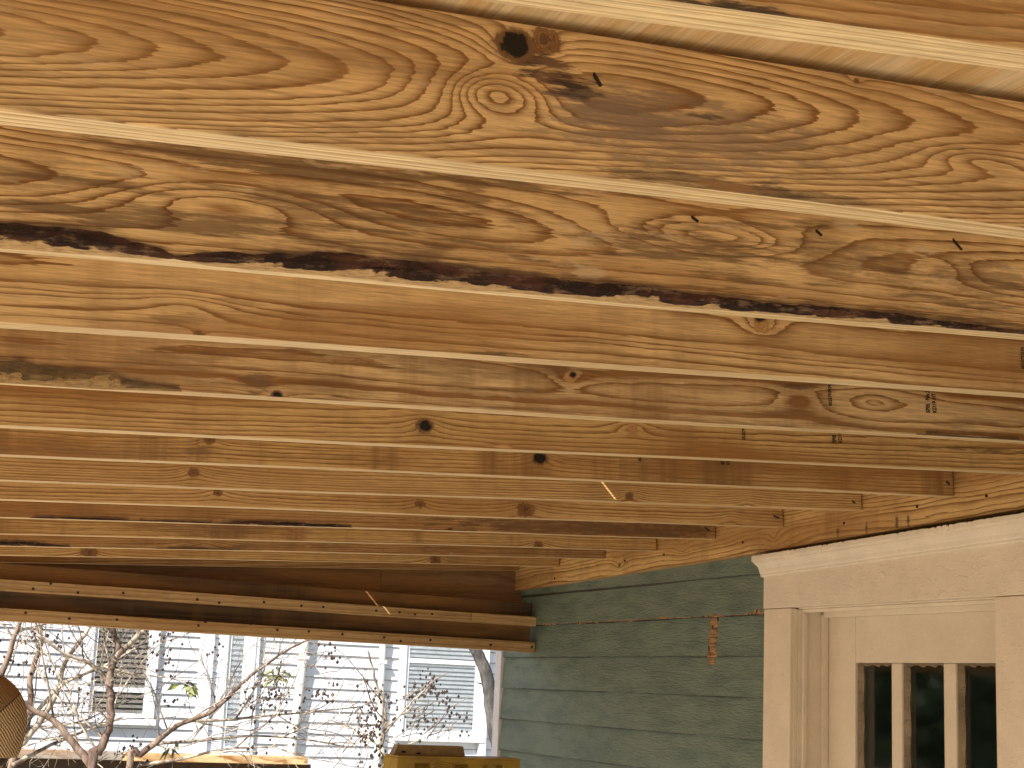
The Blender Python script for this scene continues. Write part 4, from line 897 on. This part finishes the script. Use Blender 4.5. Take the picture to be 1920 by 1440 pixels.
myrtle('bare tree with a reddish crooked trunk and a low limb rising towards the white pipes', [
    ([b1, (b1[0]+0.03, T1, GZ+0.8), (172, 1436), (184, 1412), (197, 1385), (206, 1350), (209, 1310), (206, 1275), (213, 1240), (222, 1210), (212, 1185), (205, 1150), (200, 1080), (190, 1000)], .030, .013, 10, 0.9),
    ([(172, 1436), (158, 1418), (135, 1392), (110, 1360), (90, 1345), (60, 1330), (20, 1300)], .026, .012, 7, 0.9),
    ([b1, (b1[0]+0.20, T1, GZ+0.9), (243, 1436), (262, 1415), (290, 1394), (318, 1370), (350, 1352), (385, 1340), (415, 1320), (440, 1295), (470, 1268), (505, 1240), (545, 1215), (600, 1190)], .023, .006, 13, 0.8),
    ([(213, 1240), (235, 1215), (262, 1190), (290, 1165), (330, 1120)], .018, .009, 6, 0.9),
    ([(209, 1300), (190, 1262), (160, 1240), (120, 1225), (70, 1190)], .014, .007, 5, 0.8),
    ([(350, 1352), (420, 1350), (500, 1342), (580, 1335), (680, 1325)], .010, .004, 8, 0.8),
    ([(290, 1394), (380, 1388), (470, 1380), (560, 1385), (650, 1400)], .010, .004, 7, 0.7),
    ([(243, 1436), (330, 1425), (420, 1405), (520, 1400)], .012, .004, 5, 0.7),
], T1, b1, 11, 1.0, leaves=[(350, 1280, 14), (520, 1262, 22), (322, 1400, 8)], pods=[(240, 1410, 6), (505, 1290, 8), (500, 1320, 8), (300, 1210, 6)])
T2 = 9.9; b2 = atY(20, 1470, T2); b2 = (b2.x, T2, GZ)
myrtle('bare tree with several pale stems rising in front of the dark blinds window', [
    ([b2, (b2[0], T2, GZ+0.8), (22, 1436), (36, 1400), (52, 1350), (58, 1310), (56, 1280), (64, 1245), (76, 1205), (74, 1165), (80, 1090)], .027, .012, 10, 0.9),
    ([(36, 1400), (80, 1345), (110, 1290), (118, 1250), (140, 1215), (165, 1180), (200, 1120)], .020, .010, 8, 1.0),
    ([(52, 1350), (90, 1310), (130, 1275), (180, 1255), (240, 1225), (285, 1190)], .014, .006, 8, 0.9),
    ([(22, 1436), (60, 1415), (110, 1390), (160, 1370), (230, 1345)], .014, .006, 6, 0.8),
    ([b2, (-30, 1400), (-10, 1300), (20, 1220), (40, 1160)], .026, .012, 8, 1.0),
], T2, b2, 23, 0.8, pods=[(60, 1190, 5), (20, 1250, 4)])
T3 = 8.6; b3 = atY(716, 1470, T3); b3 = (b3.x, T3, GZ)
myrtle('thin bare sapling hung with clusters of dark seed pods by the pale blinds window', [
    ([b3, (b3[0]-0.02, T3, GZ+1.0), (716, 1440), (714, 1405), (720, 1375), (722, 1340), (712, 1300), (700, 1260), (690, 1220)], .017, .005, 5, 0.35),
    ([(714, 1405), (690, 1380), (660, 1365), (620, 1350)], .006, .003, 4, 0.3), ([(720, 1375), (760, 1330), (790, 1300), (815, 1275), (840, 1262)], .006, .003, 3, 0.25),
    ([(716, 1440), (740, 1410), (790, 1385), (850, 1365)], .005, .0025, 2, 0.2),
], T3, b3, 37, 0.6, pods=[(690, 1345, 6), (700, 1375, 6), (715, 1410, 6), (810, 1290, 9), (780, 1330, 4), (860, 1350, 5), (600, 1300, 4), (700, 1310, 6), (625, 1215, 4), (770, 1350, 4)])
T4 = 13.0; b4 = (atY(960, 1470, T4).x+0.15, T4, GZ)
myrtle('dark smooth tree limb curving past the house corner', [
    ([b4, (b4[0], T4, GZ+0.9), (945, 1440), (930, 1380), (922, 1330), (918, 1295), (911, 1262), (902, 1240), (890, 1215), (870, 1180), (850, 1120)], .075, .045, 0, 0.6),
    ([(918, 1295), (906, 1284), (894, 1280)], .010, .005, 0, .2)], T4, b4, 41, 0.5, mats=(M_dkbark, M_dkbark, M_dkbark))

# evergreen shrubs in the front garden, seen only as reflections in the door glass
def shrub(loc, s, seed, lab):
    rnd = random.Random(seed); t = thing('evergreen_shrub', lab, 'shrub', loc, 'front garden shrubs'); m_ = MB(); st = MB()
    for i in range(6500):
        d = Vector((rnd.gauss(0, 1), rnd.gauss(0, 1), rnd.gauss(0, 1))).normalized(); rr = rnd.uniform(0.55, 1.0)*(1+0.25*math.sin(d.x*5+d.z*4+seed)); p = Vector(loc)+Vector((d.x*rr*s, d.y*rr*s, s*1.1+d.z*rr*s*1.1))
        a = Vector((rnd.gauss(0, 1), rnd.gauss(0, 1), rnd.gauss(0, 1))).normalized()*0.07*s; b = a.orthogonal().normalized()*0.035*s; m_.add([p-a, p+b, p+a, p-b], [(0, 1, 2, 3)])
    st.tube([loc, Vector(loc)+Vector((0, 0, s*1.2))], [0.05*s, 0.02*s], 8); st.build('trunk', M_tr, t); o = m_.build('crown', plain('evergreen_leaf', (0.045, 0.075, 0.025), 0.5, 0.4, 0.4, 10), t); o['kind'] = 'stuff'
shrub((-3.0, 12.2, GZ), 1.7, 3, 'dark evergreen shrub between two others in the front garden'); shrub((-6.2, 13.6, GZ), 2.1, 5, 'tallest dark evergreen shrub in the front garden'); shrub((-1.2, 14.2, GZ), 1.6, 8, 'smallest dark evergreen shrub beside the neighbouring house')
